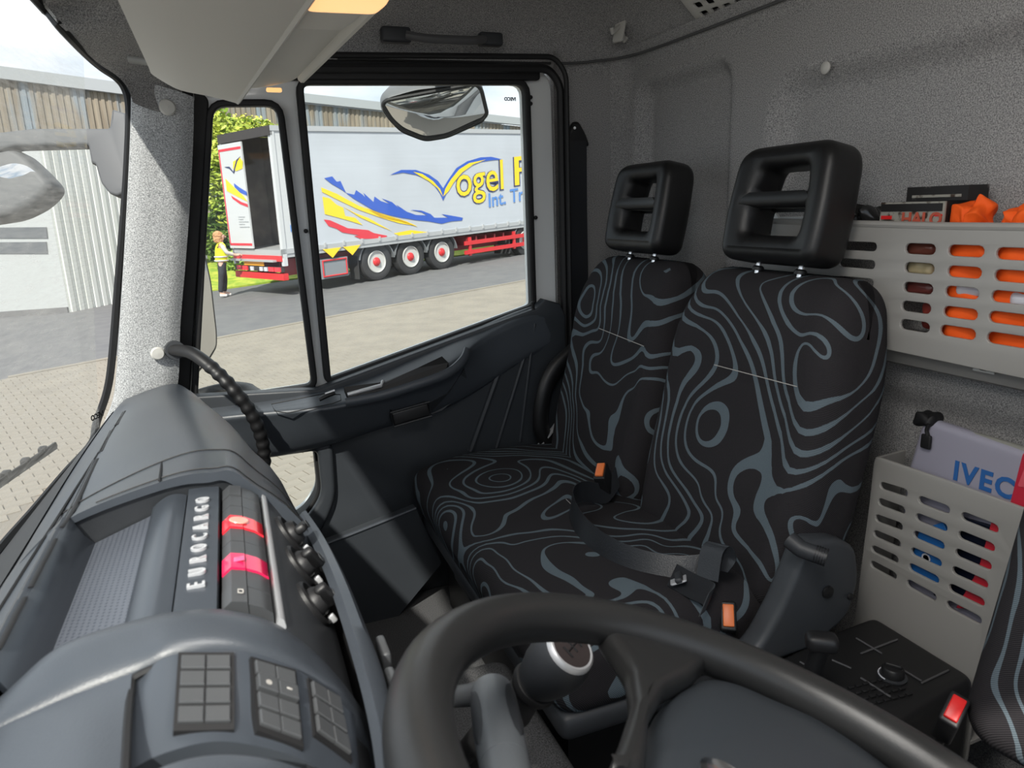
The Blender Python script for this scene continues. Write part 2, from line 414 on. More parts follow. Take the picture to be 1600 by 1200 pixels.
# header trim above the windscreen
hp_px = [(60, 0), (100, 48), (150, 96), (182, 118), (200, 138), (208, 160)]
hf = [P(q[0], q[1], y=1.46+.245*sstep(40, 130, q[1])) for q in hp_px]
f0 = hf[0]; hf = [Vector((f0.x-.012, y, f0.z)) for y in (YL+.02, .3, .9)] + [Vector((f0.x-.004, 1.25, f0.z))] + hf
hr = [Vector((.02, y, 1.69)) for y in (YL+.02, .3, .9, 1.25)] + [Vector((.03, 1.50, 1.69)), Vector((.04, 1.62, 1.68)), Vector((.04, 1.74, 1.66)), Vector((.03, 1.83, 1.62)), Vector((.0, 1.86, 1.57)), P(303, 158, y=1.83)]
rows = [[a, a.lerp(c, .12)+Vector((0, 0, -.008)), a.lerp(c, .45)+Vector((0, -.006, -.022)), a.lerp(c, .75)+Vector((0, -.004, -.012)), c] for a, c in zip(hf, hr)]
struct('trim_1', grid(smooth_rows(rows, 5, 4), .012, (-.2, 0, 1)), K['felt'], 'grey felt header trim above the windscreen')
# A-pillar trim
pp = [((206, 122), (303, 152)), ((205, 180), (302, 215)), ((202, 260), (298, 300)), ((195, 390), (290, 410)), ((188, 500), (282, 505)), ((183, 580), (279, 590)), ((177, 628), (268, 612)), ((160, 672), (208, 632))]
rows = []
for (a, b) in pp:
    A = P(*a, y=1.745); B_ = P(*b, y=1.785); rows.append([A, A.lerp(B_, .25)+Vector((.0, -.010, 0)), A.lerp(B_, .75)+Vector((.002, -.012, 0)), B_])
pillar = struct('trim_2', grid(smooth_rows(rows, 6, 6), .03, (-.15, .9, 0)), K['felt_pillar'], 'pale grey felt trim on the windscreen pillar')
for (q, m_, r_) in (((261, 168), K['lightgrey'], .017), ((246, 552), K['lightgrey'], .015)):
    c = P(*q, y=1.752); mesh('trim_clip', lathe([(r_*.96, 0), (r_, .004), (r_*.8, .008), (0, .009)], 20, axis_frame(c, c+Vector((.25, -1, 0)))), m_, pillar)
# passenger-side outer shell: white body beside the door
mb = MB(); mb.add(box(.88, 1.2, 1.96, 2.0, -.35, 1.66)); mb.add(box(-.40, -.2, 1.95, 2.0, -.35, .55)); mb.add(box(-.2, .88, 1.95, 2.0, -.4, .1))
struct('wall_outer', mb, K['white'], 'white outer cab side beside the passenger door')
# ------------------------------------------------------------------ windscreen
def ws(y, t):
    k = ((y-.8)/.94)**2
    xb, xt = -.388+.07*k, -.275+.055*k
    return (xb+(xt-xb)*t - .02*math.sin(math.pi*t)*0, y, .79+.83*t)
win = thing('window_1', 'dusty windscreen with black edge seal and wiper marks', 'windscreen', (-.4, .8, .8), kind='structure')
del win['category']
rows = [[ws(YL+.03+(1.75-YL-.03)*j/40, i/16) for j in range(41)] for i in range(17)]
mesh('pane', grid(rows), K['dusty'], win)
seal = [(20, -50, -.26, 'x'), (60, 0), (100, 48), (150, 96), (182, 118), (199, 138), (206, 170), (204, 240), (199, 320), (189, 440), (179, 560), (171, 612), (155, 660)]
pts = []
for q in seal[1:]:
    k = sstep(40, 130, q[1]); pts.append(P(q[0]-4*k, q[1], y=1.47+.305*k))
low = [P(143, 695, z=.79), P(100, 745, z=.79), P(50, 805, z=.79), P(5, 857, z=.79), P(-60, 940, z=.79), Vector((-.385, .5, .79))]
top = [Vector((pts[0].x-.02, .2, pts[0].z)), Vector((pts[0].x-.008, 1.0, pts[0].z))]
mesh('window_seal', tube(catmull(top+pts+low, 6), .011, 8, flat=(.75, 1.25)), K['rubber'], win)
mk = frame(P(152, 650, y=1.66), Vector((.35, .9, 0)), (0, 0, 1)) @ Matrix.Diagonal((-1, 1, 1, 1)).to_4x4()
mesh('glass_marking', text_vf('IVECO', .016, .0003, mk, bold=.0006), K['rubber'], win)
# ------------------------------------------------------------------ passenger door
DY = 1.85
door = thing('door_1', 'passenger door with quarter light, slanting window line and dark plastic lining', 'door', (.3, 1.82, .2), kind='structure')
del door['category']
XZ = frame((0, DY, 0), (1, 0, 0), (0, 0, 1))     # local x,y -> world x,z ; local z -> -y
def xz(pts, y=DY): return [(p.x, p.z) for p in PL(pts, y=y)]
main_h = xz([(470, 131), (818, 131), (829, 477), (514, 592)]); quart_h = xz([(331, 165), (434, 164), (489, 601), (306, 628)])
low_h = [(-.10, .665), (.148, .665), (.148, .545), (.10, .485), (-.10, .45)]
outer = [(-.19, .15), (-.19, .86), (-.045, 1.575), (.86, 1.605), (.868, .15)]
main_r = roundpoly(main_h, [.02, .03, .012, .01]); quart_r = roundpoly(quart_h, [.03, .03, .02, .03]); low_r = roundpoly(low_h, [.02, .015, .03, .03, .02])
frame_outer = roundpoly(outer, [.02, .02, .05, .06, .02], 6)
mesh('door_shell', plate(frame_outer, [main_r, quart_r, low_r], .03, .006, XZ @ T(0, 0, -.022)), K['white'], door)
def grow(poly, d):
    n = len(poly); o = []
    cx = sum(p[0] for p in poly)/n; cy = sum(p[1] for p in poly)/n
    area = sum(poly[i][0]*poly[(i+1) % n][1]-poly[(i+1) % n][0]*poly[i][1] for i in range(n))
    sg = 1 if area > 0 else -1
    for i in range(n):
        a = Vector(poly[i-1]); b = Vector(poly[(i+1) % n]); t = (b-a).normalized(); o.append((poly[i][0]+t.y*d*sg, poly[i][1]-t.x*d*sg))
    return o
def ringpath(poly, d, y): return [Vector((p[0], y, p[1])) for p in grow(poly, d)]
mesh('pane', plate(grow(main_r, .004), [], .004, 0, XZ @ T(0, 0, -.02)), K['glass'], door, smooth=False)
mesh('pane', plate(grow(quart_r, .004), [], .004, 0, XZ @ T(0, 0, -.02)), K['glass'], door, smooth=False)
mesh('pane', plate(grow(low_r, .004), [], .004, 0, XZ @ T(0, 0, -.02)), K['glass'], door, smooth=False)
mesh('window_seal', plate(grow(main_r, .013), [grow(main_r, -.004)], .026, .004, XZ @ T(0, 0, .004)), K['rubber'], door)
mesh('window_seal', plate(grow(quart_r, .011), [grow(quart_r, -.004)], .03, .004, XZ @ T(0, 0, .004)), K['rubber'], door)
mesh('window_seal', plate(grow(low_r, .008), [grow(low_r, -.004)], .05, .004, XZ @ T(0, 0, .02)), K['rubber'], door)
# upper black frame bands (top rail and front rail) and the rubber around the opening
mesh('frame_trim', plate(roundpoly([(.12, 1.553), (.14, 1.6), (.815, 1.612), (.815, 1.572)], .008), [], .02, .004, XZ @ T(0, 0, .012)), K['rubber'], door)
mesh('frame_trim', plate(roundpoly([(-.19, .85), (-.055, 1.55), (-.02, 1.53), (.0, 1.51), (-.128, .84)], .01), [], .02, .004, XZ @ T(0, 0, .008)), K['rubber'], door)
path = [Vector((p[0], DY-.03, p[1])) for p in roundpoly([(-.185, .3), (-.185, .88), (-.03, 1.572), (.835, 1.60), (.868, 1.56), (.872, .3)], [.05, .1, .05, .03, .07, .05], 6)]
mesh('door_seal', tube(path, .010, 8, closed=True, flat=(1, 1.1)), K['rubber'], door)
mesh('door_seal', tube([p+Vector((0, -.012, .026 if p.z > 1.5 else 0)) + Vector((.012 if p.x > .8 else 0, 0, 0)) for p in path], .007, 8, closed=True), K['rubber'], door)
for q in ((829, 152), (829, 162), (837, 340), (478, 361)):
    c = P(*q, y=DY-.003); mesh('screw', lathe([(.0055, 0), (.005, .003), (0, .004)], 12, axis_frame(c, c+Vector((0, -1, 0)))), K['rubber'], door)
g = P(797, 155, y=DY+.02); mk = frame(g, (-1, 0, 0), (0, 0, 1))
mesh('glass_marking', text_vf('IVECO', .0115, .0003, mk, bold=.0006), K['rubber'], door)
# lining
belt = [(-.19, .845), (.17, .822), (.205, .832), (.775, .978), (.80, 1.0), (.845, .985), (.862, .95)]
lin = belt + [(.862, .2), (-.19, .2)]
mesh('door_lining', plate(lin, [grow(low_r, .012)], .04, .006, XZ @ T(0, 0, .035)), K['doorplast'], door)
hp = [Vector((p[0], DY-.062, p[1])) for p in grow(low_r, .03)]
mesh('window_surround', plate(roundpoly([(-.13, .70), (.19, .70), (.185, .53), (.13, .43), (-.13, .40)], .04), [grow(low_r, .002)], .03, .012, XZ @ T(0, 0, .062), 4), K['doorplast'], door)
# belt trim with armrest: stations of (window edge, ledge edge, face bottom) ; y gives the depth
st = [((250, 640, 1.82), (285, 668, 1.76), (300, 735, 1.79)), ((330, 633, 1.82), (345, 655, 1.73), (365, 716, 1.775)), ((420, 622, 1.82), (440, 645, 1.705), (432, 712, 1.765)), ((500, 607, 1.82), (520, 637, 1.69), (520, 693, 1.76)), ((560, 590, 1.82), (600, 617, 1.685), (600, 668, 1.755)),
      ((640, 556, 1.82), (670, 590, 1.69), (672, 648, 1.76)), ((700, 531, 1.82), (718, 562, 1.71), (725, 622, 1.77)), ((745, 513, 1.82), (752, 535, 1.765), (775, 590, 1.785)), ((800, 490, 1.82), (810, 505, 1.785), (822, 560, 1.79)), ((858, 470, 1.82), (862, 490, 1.80), (862, 540, 1.80))]
rows = []
for a, b, c in st:
    A, B_, C_ = P(a[0], a[1], y=a[2]), P(b[0], b[1], y=b[2]), P(c[0], c[1], y=c[2])
    rows.append([A, A.lerp(B_, .82)+Vector((0, 0, .006)), B_, B_.lerp(C_, .18)+Vector((0, -.002, 0)), C_, C_+Vector((0, .05, 0))])
mesh('armrest', grid(smooth_rows(rows, 6, 4), .012, (0, 1, -.1)), K['arm'], door, angle=60)
# grab tray in the armrest (dark pocket with a pale lip), pull recess below, opener and switch
def ledge(px, py, y, dy=0): return P(px, py, y=y)
tr = [(537, 606, 1.705), (600, 598, 1.70), (650, 577, 1.70), (690, 558, 1.715), (700, 568, 1.70), (694, 584, 1.69), (642, 604, 1.685), (592, 617, 1.685), (545, 625, 1.69)]
ctr = [P(a, b, y=c)+Vector((0, -.004, .003)) for a, b, c in tr]
cc = sum(ctr, Vector())/len(ctr)
mesh('grab_tray', ([p for p in ctr]+[p+Vector((0, .0, -.012)) for p in ctr], [tuple(range(len(ctr)))]+[(i, (i+1) % len(ctr), len(ctr)+(i+1) % len(ctr), len(ctr)+i) for i in range(len(ctr))]), K['black'], door, smooth=False)
tl = [P(a, b, y=c)+Vector((0, -.006, .006)) for a, b, c in ((540, 632, 1.692), (595, 621, 1.684), (650, 604, 1.682), (698, 586, 1.688), (722, 566, 1.705), (729, 550, 1.73))]
mesh('grab_lip', tube(catmull(tl, 6), .011, 10, flat=(.8, 1.1)), K['arm'], door)
mesh('grab_divider', tube([P(543, 618, y=1.70)+Vector((0, -.006, .004)), P(595, 604, y=1.69)+Vector((0, -.006, .004)), P(598, 599, y=1.70)+Vector((0, -.004, .006))], .005, 8), K['silver'], door)
rc = [P(a, b, y=c)+Vector((0, -.006, 0)) for a, b, c in ((556, 645, 1.725), (600, 634, 1.715), (612, 640, 1.722), (604, 660, 1.748), (580, 667, 1.757), (562, 662, 1.752))]
mesh('pull_recess', (rc+[p+Vector((0, .02, 0)) for p in rc], [tuple(range(6))]+[(i, (i+1) % 6, 6+(i+1) % 6, 6+i) for i in range(6)]), K['black'], door, smooth=False)
rc = [P(a, b, y=c)+Vector((0, -.008, 0)) for a, b, c in ((668, 630, 1.735), (700, 613, 1.735), (724, 575, 1.73), (728, 590, 1.75), (722, 612, 1.77), (690, 640, 1.765), (668, 648, 1.765))]
mesh('pull_recess', (rc+[p+Vector((0, .02, 0)) for p in rc], [tuple(range(7))]+[(i, (i+1) % 7, 7+(i+1) % 7, 7+i) for i in range(7)]), K['darkplast'], door, smooth=False)
hA, hB = P(612, 653, y=1.722), P(668, 637, y=1.722); M_ = frame((hA+hB)/2, hB-hA, (0, 0, 1))
hnd = mesh('door_opener', rbox((hB-hA).length*1.02, .036, .035, .006, 3), K['black'], door); hnd.data.transform(M_)
bx_ = mesh('opener_bezel', tube([M_ @ Vector(p) for p in ((-.05, -.019, .017), (.05, -.019, .017), (.052, .019, .017), (-.05, .019, .017))], .0028, 6, closed=True), K['darkplast'], door)
sp = [P(a, b, y=c)+Vector((0, -.0015, .0045)) for a, b, c in ((424, 634, 1.715), (505, 618, 1.715), (532, 619, 1.71), (533, 628, 1.695), (520, 633, 1.69), (450, 648, 1.69), (430, 645, 1.695))]
mesh('switch_plate', tube(sp, .0012, 5, closed=True), K['rubber'], door)
a, b = P(499, 628, y=1.70)+Vector((0, 0, .006)), P(524, 621, y=1.70)+Vector((0, 0, .008))
sw = mesh('window_switch', tube([a, a.lerp(b, .5)+Vector((0, 0, .004)), b+Vector((0, 0, .004))], [.006, .008, .0065], 10, flat=(1.3, .8)), K['black'], door)
mesh('switch_tip', tube([a.lerp(b, .4)+Vector((0, -.002, .009)), b+Vector((0, -.002, .010))], .003, 8), K['silver'], sw)
# ribs on the lining, lock pin, pocket
for q0, q1, r_ in (((792, 545), (735, 705), .010), ((818, 560), (775, 700), .007), ((835, 505), (812, 690), .006)):
    mesh('lining_rib', tube([P(*q0, y=1.795), P(*q1, y=1.795)], r_, 8), K['doorplast'], door)
c = P(833, 484, y=1.80); mesh('lock_pin', lathe([(.0045, 0), (.0045, .014), (.006, .017), (.006, .022), (0, .025)], 12, T(*c)), K['black'], door)
pk = [P(a, b, y=1.70) for a, b in ((470, 865), (650, 794), (690, 880), (600, 990), (480, 1010))]
mesh('door_pocket', (pk+[p+Vector((0, .03, 0)) for p in pk], [tuple(range(5)), tuple(range(9, 4, -1))]+[(i, (i+1) % 5, 5+(i+1) % 5, 5+i) for i in range(5)]), K['doorplast'], door, smooth=False)
mesh('pocket_edge', tube([P(470, 865, y=1.70), P(560, 830, y=1.70), P(650, 794, y=1.70)], .0045, 8), K['dash'], door)
# ------------------------------------------------------------------ added fill lamps that brighten the cab (unseen, above the driver)
def fill_lamp(c, z, w, h, power, label):
    z = Vector(z).normalized(); M_ = frame(c, Vector((0, 1, 0)), z.cross(Vector((0, 1, 0))))
    if (M_.to_3x3() @ Vector((0, 0, 1))).dot(z) < 0: M_ = M_ @ Matrix.Diagonal((-1, 1, -1, 1))
    t = thing('fill_lamp', label, 'lamp', tuple(c)); off = Matrix.Identity(4); offl = T(*(-Vector(c)))
    mesh('housing', rbox(w+.04, h+.04, .03, .01, 3), K['lightgrey'], t).data.transform(off @ M_ @ T(0, 0, -.018))
    mesh('diffuser', rbox(w, h, .012, .005, 3), pbr('fill_lamp_diffuser', (.9, .9, .88), .4, emit=((1, .96, .9), 2.0)), t).data.transform(off @ M_ @ T(0, 0, .0))
    L = bpy.data.lights.new('fill_lamp_data', 'AREA'); L.shape = 'RECTANGLE'; L.size = w; L.size_y = h; L.energy = power; L.color = (1, .97, .93)
    lo = bpy.data.objects.new('fill_light', L); COL.objects.link(lo); lo.parent = t
    lo.matrix_local = offl @ M_ @ T(0, 0, .012) @ Matrix.Rotation(math.pi, 4, 'X')
fill_lamp((.16, .22, 1.765), (.2, .3, -1), .42, .22, 2.2, 'unseen fill lamp added on the ceiling above the driver seat')
fill_lamp((-.10, .22, 1.60), (.45, .55, -.8), .40, .16, 1.0, 'unseen fill lamp added at the header above the instrument hood')
# ================================================================== dashboard
dash = thing('dashboard', 'dark blue-grey truck dashboard with centre console, switches and instrument hood', 'dashboard', (-.2, .8, .5))
SEC = {1.74: [(-.325, .785), (-.264, .856), (-.233, .871), (-.188, .884), (-.150, .888), (-.126, .874), (-.098, .838), (-.085, .77), (-.085, .5)],
       1.55: [(-.335, .79), (-.262, .868), (-.235, .885), (-.195, .903), (-.145, .912), (-.10, .895), (-.062, .85), (-.045, .77), (-.045, .5)],
       1.25: [(-.352, .79), (-.268, .872), (-.235, .902), (-.185, .94), (-.115, .955), (-.062, .938), (-.018, .885), (.005, .78), (.005, .5)],
       .98: [(-.368, .79), (-.266, .875), (-.235, .917), (-.185, .955), (-.10, .984), (-.05, .982), (-.005, .945), (.035, .85), (.035, .5)],
       .82: [(-.372, .79), (-.262, .88), (-.23, .925), (-.18, .962), (-.094, .995), (-.042, 1.0), (-.008, .978), (.05, .86), (.05, .5)],
       .72: [(-.375, .79), (-.26, .888), (-.225, .935), (-.172, .982), (-.088, 1.006), (-.042, 1.008), (-.010, .994), (.055, .88), (.06, .5)]}
def sec_row(y, s=None): return [(x, y, z) for x, z in (s or SEC[y])]
rows = [sec_row(y) for y in sorted(SEC)]
mesh('dash_top', grid(smooth_rows(rows, 8, 6), .012, (-.6, 0, -.8)), K['dash'], dash, angle=70)
# inner end wall of the passenger-side moulding (far side of the console recess)
r0 = catmull(sec_row(.72), 6)
mesh('recess_wall', grid([r0, [p+Vector((0, .004, -.006)) for p in r0], [Vector((p.x, p.y+.004, min(p.z-.06, .93))) for p in r0]]), K['darkplast'], dash)
# seams on the passenger moulding
def surf_line(y, i0=0, i1=None, dz=.0008):
    ys_ = sorted(SEC); a = max([q for q in ys_ if q <= y]); b = min([q for q in ys_ if q >= y]); t = 0 if a == b else (y-a)/(b-a)
    c = catmull([Vector(p).lerp(Vector(q), t) for p, q in zip([(x, y, z) for x, z in SEC[a]], [(x, y, z) for x, z in SEC[b]])], 6)
    return [p+Vector((0, 0, dz)) for p in c]
ln = surf_line(.82); mesh('seam', tube(ln[16:46], .0007, 5), K['rubber'], dash)
ln2 = surf_line(.735); mesh('seam', tube(ln2[20:48], .0007, 5), K['rubber'], dash)
mesh('seam', tube([P(253, 724, y=.82)+Vector((0, 0, .001)), P(250, 757, y=.72)+Vector((0, 0, .004))], .0013, 5), K['rubber'], dash)
# front deck beside the windscreen with defroster slots, driver side included
rows = []
for y in (YL, 0, .3, .48, .72):
    rows.append([(-.38, y, .79), (-.26, y, .885), (-.225, y, .935), (-.205, y, .955), (-.178, y, .979), (-.168, y, .985)])
mesh('front_deck', grid(smooth_rows(rows, 4, 4), .012, (0, 0, -1)), K['dash'], dash)
DECK = [(-.38, .79), (-.26, .885), (-.225, .935), (-.205, .955), (-.178, .979), (-.168, .985)]
_fine = {y: catmull([(x, 0, z) for x, z in SEC[y]], 6) for y in SEC}
def prof_z(pr, x):
    for i in range(len(pr)-1):
        if pr[i].x <= x <= pr[i+1].x+1e-9: t = (x-pr[i].x)/max(1e-9, pr[i+1].x-pr[i].x); return pr[i].z+(pr[i+1].z-pr[i].z)*t
    return -9
_deckf = catmull([(x, 0, z) for x, z in DECK], 4)
def dash_z(x, y):
    if y < .72: return prof_z(_deckf, x)
    ys_ = sorted(SEC); a_ = max([q for q in ys_ if q <= y] or [ys_[0]]); b_ = min([q for q in ys_ if q >= y] or [ys_[-1]]); t = 0 if a_ == b_ else (y-a_)/(b_-a_)
    return prof_z([p.lerp(q, t) for p, q in zip(_fine[a_], _fine[b_])], x)
def on_dash(px, py, lift=.001):
    v = ray(px, py)
    for k in range(800):
        p = CAM+v*(.25+k*.002)
        if p.z <= dash_z(p.x, p.y): break
    return Vector((p.x, p.y, dash_z(p.x, p.y)+lift))
for (a, b) in (((196, 643), (184, 664)), ((177, 672), (160, 706)), ((153, 718), (98, 832)), ((88, 850), (50, 928)), ((42, 946), (0, 1035))):
    pts = [on_dash(a[0]+(b[0]-a[0])*k/6, a[1]+(b[1]-a[1])*k/6) for k in range(7)]
    mesh('defroster_slot', tube(pts, .0024, 6, flat=(.9, .3)), K['rubber'], dash)
    mesh('slot_rim', tube([p+Vector((-.0045, 0, -.001)) for p in pts], .0009, 5), K['dash2'], dash)
rows = []
for y in (YL, .3, .6, .82, .98, 1.25, 1.5, 1.68): rows.append([Vector((x, y, dash_z(x, y)+.003)) for x in [-.345+.03*max(0, y-1.0)+(.075-.03*max(0, y-1.0))*k/5 for k in range(6)]])
mesh('cowl_strip', grid(smooth_rows(rows, 3, 1), .004, (0, 0, -1)), K['black'], dash)
pts = [on_dash(190+(-20-190)*k/14, 652+(985-652)*k/14) for k in range(15)]
mesh('deck_groove', tube(pts, .0016, 5), K['rubber'], dash)
# ---- console recess: tray, cylinder strip, badge strip, switch rows, knob panel
y0, y1 = .475, .722
def strip(name, prof, m, yy=(y0, y1), par=dash, th=.006, n=2):
    rows_ = [[(x, yy[0]+(yy[1]-yy[0])*i/n, z) for x, z in prof] for i in range(n+1)]
    return mesh(name, grid(rows_, th, (-.2, 0, -1)), m, par, angle=50)
strip('tray_wall', [(-.178, .980), (-.172, .986), (-.166, .984), (-.158, .965), (-.150, .955)], K['dash2'])
tray = strip('tray_mat', [(-.150, .955), (-.125, .964), (-.097, .974)], K['dash2'])
def dots_mat():
    m, t, b = new_mat('dotted_rubber'); co = N(t, 'ShaderNodeTexCoord').outputs['Object']
    vo = N(t, 'ShaderNodeTexVoronoi', {'Vector': co, 'Scale': 210.0, 'Randomness': 0.0}, voronoi_dimensions='2D'); lt = N(t, 'ShaderNodeMath', {0: vo.outputs['Distance'], 1: .22}, operation='LESS_THAN')
    mx = N(t, 'ShaderNodeMix', {'Factor': lt.outputs[0]}, data_type='RGBA'); mx.inputs[6].default_value = (.085, .095, .115, 1); mx.inputs[7].default_value = (.03, .035, .05, 1)
    t.links.new(mx.outputs[2], b.inputs['Base Color']); b.inputs['Roughness'].default_value = .45
    return m
tray.data.materials[0] = dots_mat()
strip('console_roll', [(-.097+.031*(k/10), .976+.014*math.sin(math.pi*(.12+.62*k/10))+.002*k/10) for k in range(11)], K['dash2'])
badge = strip('badge_strip', [(-.0645, .990), (-.0635, .994), (-.050, .9935), (-.0365, .992), (-.0355, .988)], K['dash2'])
word = 'EUROCARGO'
ya, yb = P(320, 911, z=.995).y, P(320, 780, z=.995).y
for i, ch in enumerate(word):
    y = ya+(yb-ya)*i/(len(word)-1)
    mesh('badge_letter', text_vf(ch, .0170, .0012, frame((-.0495, y, .9945), (0, 1, 0), (-1, 0, 0)), bold=.0002, sx=.78), K['silver'], badge)
# 2 x 9 rocker switches
bed = strip('switch_bed', [(-.034, .982), (-.002, .972)], K['rubber'])
n9 = 9; pitch = (y1-y0-.012)/n9
half = [((-.0335, .988), (-.0265, .9935), (-.0165, .9905)), ((-.0160, .990), (-.0080, .9855), (-.0010, .979))]
for i in range(n9):
    ya_ = y0+.004+pitch*i+.0006; yb_ = ya_+pitch-.0012
    hot = {5: K['redglow'], 2: K['redglow2']}.get(i)
    for h in range(2):
        (xa, za), (xb, zb), (xc, zc) = half[h]; dz = .0016 if hot else (.0012 if i in (0, 8) and h == 0 else 0)
        prof = [(xa, za-.008), (xa, za+dz), (xb, zb+dz), (xc, zc+dz), (xc, zc-.008)]
        o = strip('rocker_switch', prof, hot or K['switch'], (ya_, yb_), dash, 0, 1)
        v = [(x, yy, z) for yy in (ya_, yb_) for x, z in prof]
        bm = bmesh.new(); bm.from_mesh(o.data)
        bm.verts.ensure_lookup_table()
        bm.faces.new([bm.verts[k] for k in range(5)]); bm.faces.new([bm.verts[k] for k in range(9, 4, -1)] if len(bm.verts) == 10 else [bm.verts[k] for k in range(len(bm.verts)-1, len(bm.verts)-6, -1)])
        bmesh.ops.recalc_face_normals(bm, faces=bm.faces); bm.to_mesh(o.data); bm.free()
        if hot and i == 5 and h == 0:
            c = Vector((-.0195, (ya_+yb_)/2, .9935)); mesh('rocker_dish', lathe([(.0075, 0), (.007, .0008), (0, .0012)], 20, frame(c, (1, 0, -.3), (0, 1, 0)) @ Matrix.Diagonal((1.1, .95, 1, 1))), pbr('pale_red_lens', (.95, .35, .28), .2), o)
        if hot and i == 2 and h == 0:
            c = Vector((-.0205, (ya_+yb_)/2, .9945)); mesh('lens_window', rbox(.008, .007, .001, .0004, 1), pbr('pink_lens', (.95, .12, .25), .2), o).data.transform(T(*(c)))
        if i == 0 and h == 0:
            c = Vector((-.0205, (ya_+yb_)/2, .9945)); mesh('switch_symbol', plate(rrect(-.003, .003, -.002, .002, .0008), [rrect(-.0022, .0022, -.0013, .0013, .0005)], .0004, 0, frame(c, (0, 1, 0), (-1, 0, .3))), K['thread'], o)
strip('chrome_strip', [(.0005, .972), (.0025, .977), (.0055, .9745), (.0065, .969)], K['silver'])
kp = [(.006, .968), (.012, .962), (.048, .895), (.050, .88)]
strip('knob_panel', kp, K['darkplast'], (.33, .79))
kn = Vector((.067, 0, .036)).normalized()
for i, (px, py) in enumerate(((452, 838), (468, 886), (488, 945))):
    o = Vector((.030, 0, .9285)); c = PP(px, py, o, kn); M_ = frame(c, Vector((kn.z, 0, -kn.x)), (0, 1, 0))   # local x down the slope
    base = mesh('knob_socket', lathe([(.0185, -.002), (.0185, .003), (.0165, .0045), (.014, .0015), (0, .0012)], 28, M_ @ Matrix.Diagonal((1.25, 1, 1, 1))), K['black'], dash)
    rot = M_ @ Matrix.Rotation(R((70, 25, 20)[i]), 4, 'Z')
    kb = mesh('climate_knob', lathe([(.0135, .0), (.0135, .006), (.012, .009), (.0105, .011), (0, .0115)], 28, rot), K['black'], base)
    mesh('knob_grip', rbox(.028, .0095, .012, .004, 3), K['black'], base).data.transform(T(*(Vector())) @ rot @ T(0, 0, .014))
    mesh('knob_plate', lathe([(.0055, 0), (.005, .0008), (0, .001)], 16, rot @ T(.006, 0, .0195) @ Matrix.Diagonal((1.2, .85, 1, 1))), K['switch'], base)
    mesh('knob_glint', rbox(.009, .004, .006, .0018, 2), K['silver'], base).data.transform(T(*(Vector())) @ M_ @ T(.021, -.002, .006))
# pale side strip following the console edge and the dark face under it
e = [(472, 800, .76), (494, 838, .70), (520, 895, .60), (545, 965, .52), (572, 1050, .44), (592, 1130, .38), (606, 1215, .33)]
e2 = [(478, 803, .765), (508, 842, .705), (540, 902, .61), (569, 972, .53), (598, 1050, .46), (616, 1130, .40), (632, 1215, .35)]
ra, rb = [P(a, b, y=c) for a, b, c in e], [P(a, b, y=c) for a, b, c in e2]
rows = [catmull(ra, 6), catmull([a.lerp(b, .5)+Vector((.002, 0, .003)) for a, b in zip(ra, rb)], 6), catmull(rb, 6)]
mesh('side_strip', grid(rows, .008, (-.7, 0, -.7)), K['dash'], dash)
mesh('side_face', grid([rows[2], [p+Vector((-.01, .0, -.08)) for p in rows[2]], [Vector((p.x-.02, p.y, .45)) for p in rows[2]]], .006, (-1, 0, 0)), K['black'], dash)
mesh('lower_body', box(-.27, .0, YL, .83, .45, .86), K['black'], dash, smooth=False)
mesh('lower_body', box(-.30, -.06, .83, 1.74, .45, .77), K['black'], dash, smooth=False)
for (px, py, yy, l) in ((575, 1010, .52, .03), (592, 1075, .46, .05)):
    c = P(px, py, y=yy)+Vector((.012, 0, -.01)); mesh('vent_tab', rbox(.008, l, .018, .003, 2), K['switch'], dash).data.transform(T(*(c)))
# ---- instrument hood arch, flat hood cover, switch pod
far = [(-60, 1150), (0, 1098), (90, 1014), (215, 970), (292, 957), (360, 957), (440, 982), (515, 1045), (575, 1130), (610, 1215)]
near = [(-60, 1170), (0, 1133), (110, 1085), (210, 1045), (262, 1019), (330, 1008), (400, 1014), (470, 1043), (552, 1108), (595, 1215)]
ra = [P(a, b, y=.475) for a, b in far]; rb = [P(a, b, y=.425) for a, b in near]
rows = []
for a, b in zip(ra, rb): rows.append([a+Vector((0, .004, -.03)), a+Vector((0, .002, -.002)), a.lerp(b, .3)+Vector((0, 0, .007)), a.lerp(b, .65)+Vector((0, 0, .007)), b, b+Vector((0, -.004, -.02))])
mesh('hood_arch', grid(smooth_rows(rows, 8, 5), .006, (0, 0, -1)), K['dash'], dash, angle=60)
rows = [[P(-80, 1178, y=.43), P(0, 1136, y=.425), P(110, 1088, y=.42), P(206, 1052, y=.415)], [P(-80, 1260, y=.37), P(0, 1210, y=.37), P(110, 1150, y=.37), P(200, 1125, y=.37)], [P(-120, 1400, y=.30), P(0, 1330, y=.30), P(110, 1280, y=.30), P(195, 1240, y=.31)]]
mesh('hood_cover', grid(smooth_rows(rows, 5, 5), .01, (0, 0, -1)), K['dash'], dash)
mesh('seam', tube(catmull([P(250, 1040, y=.415), P(214, 1056, y=.413), P(206, 1070, y=.408), P(200, 1125, y=.368), P(195, 1230, y=.312)], 6), .0022, 6), K['rubber'], dash)
G_ = [[(214, 1060, .412), (255, 1022, .415), (330, 1010, .412), (400, 1016, .41), (470, 1045, .408), (552, 1110, .405)],
      [(205, 1110, .385), (262, 1062, .392), (330, 1052, .39), (402, 1058, .388), (474, 1085, .386), (556, 1145, .384)],
      [(200, 1160, .360), (262, 1120, .364), (330, 1110, .364), (404, 1116, .362), (478, 1140, .36), (560, 1198, .36)],
      [(196, 1200, .345), (250, 1172, .345), (330, 1152, .342), (406, 1160, .340), (482, 1186, .338), (565, 1240, .338)]]
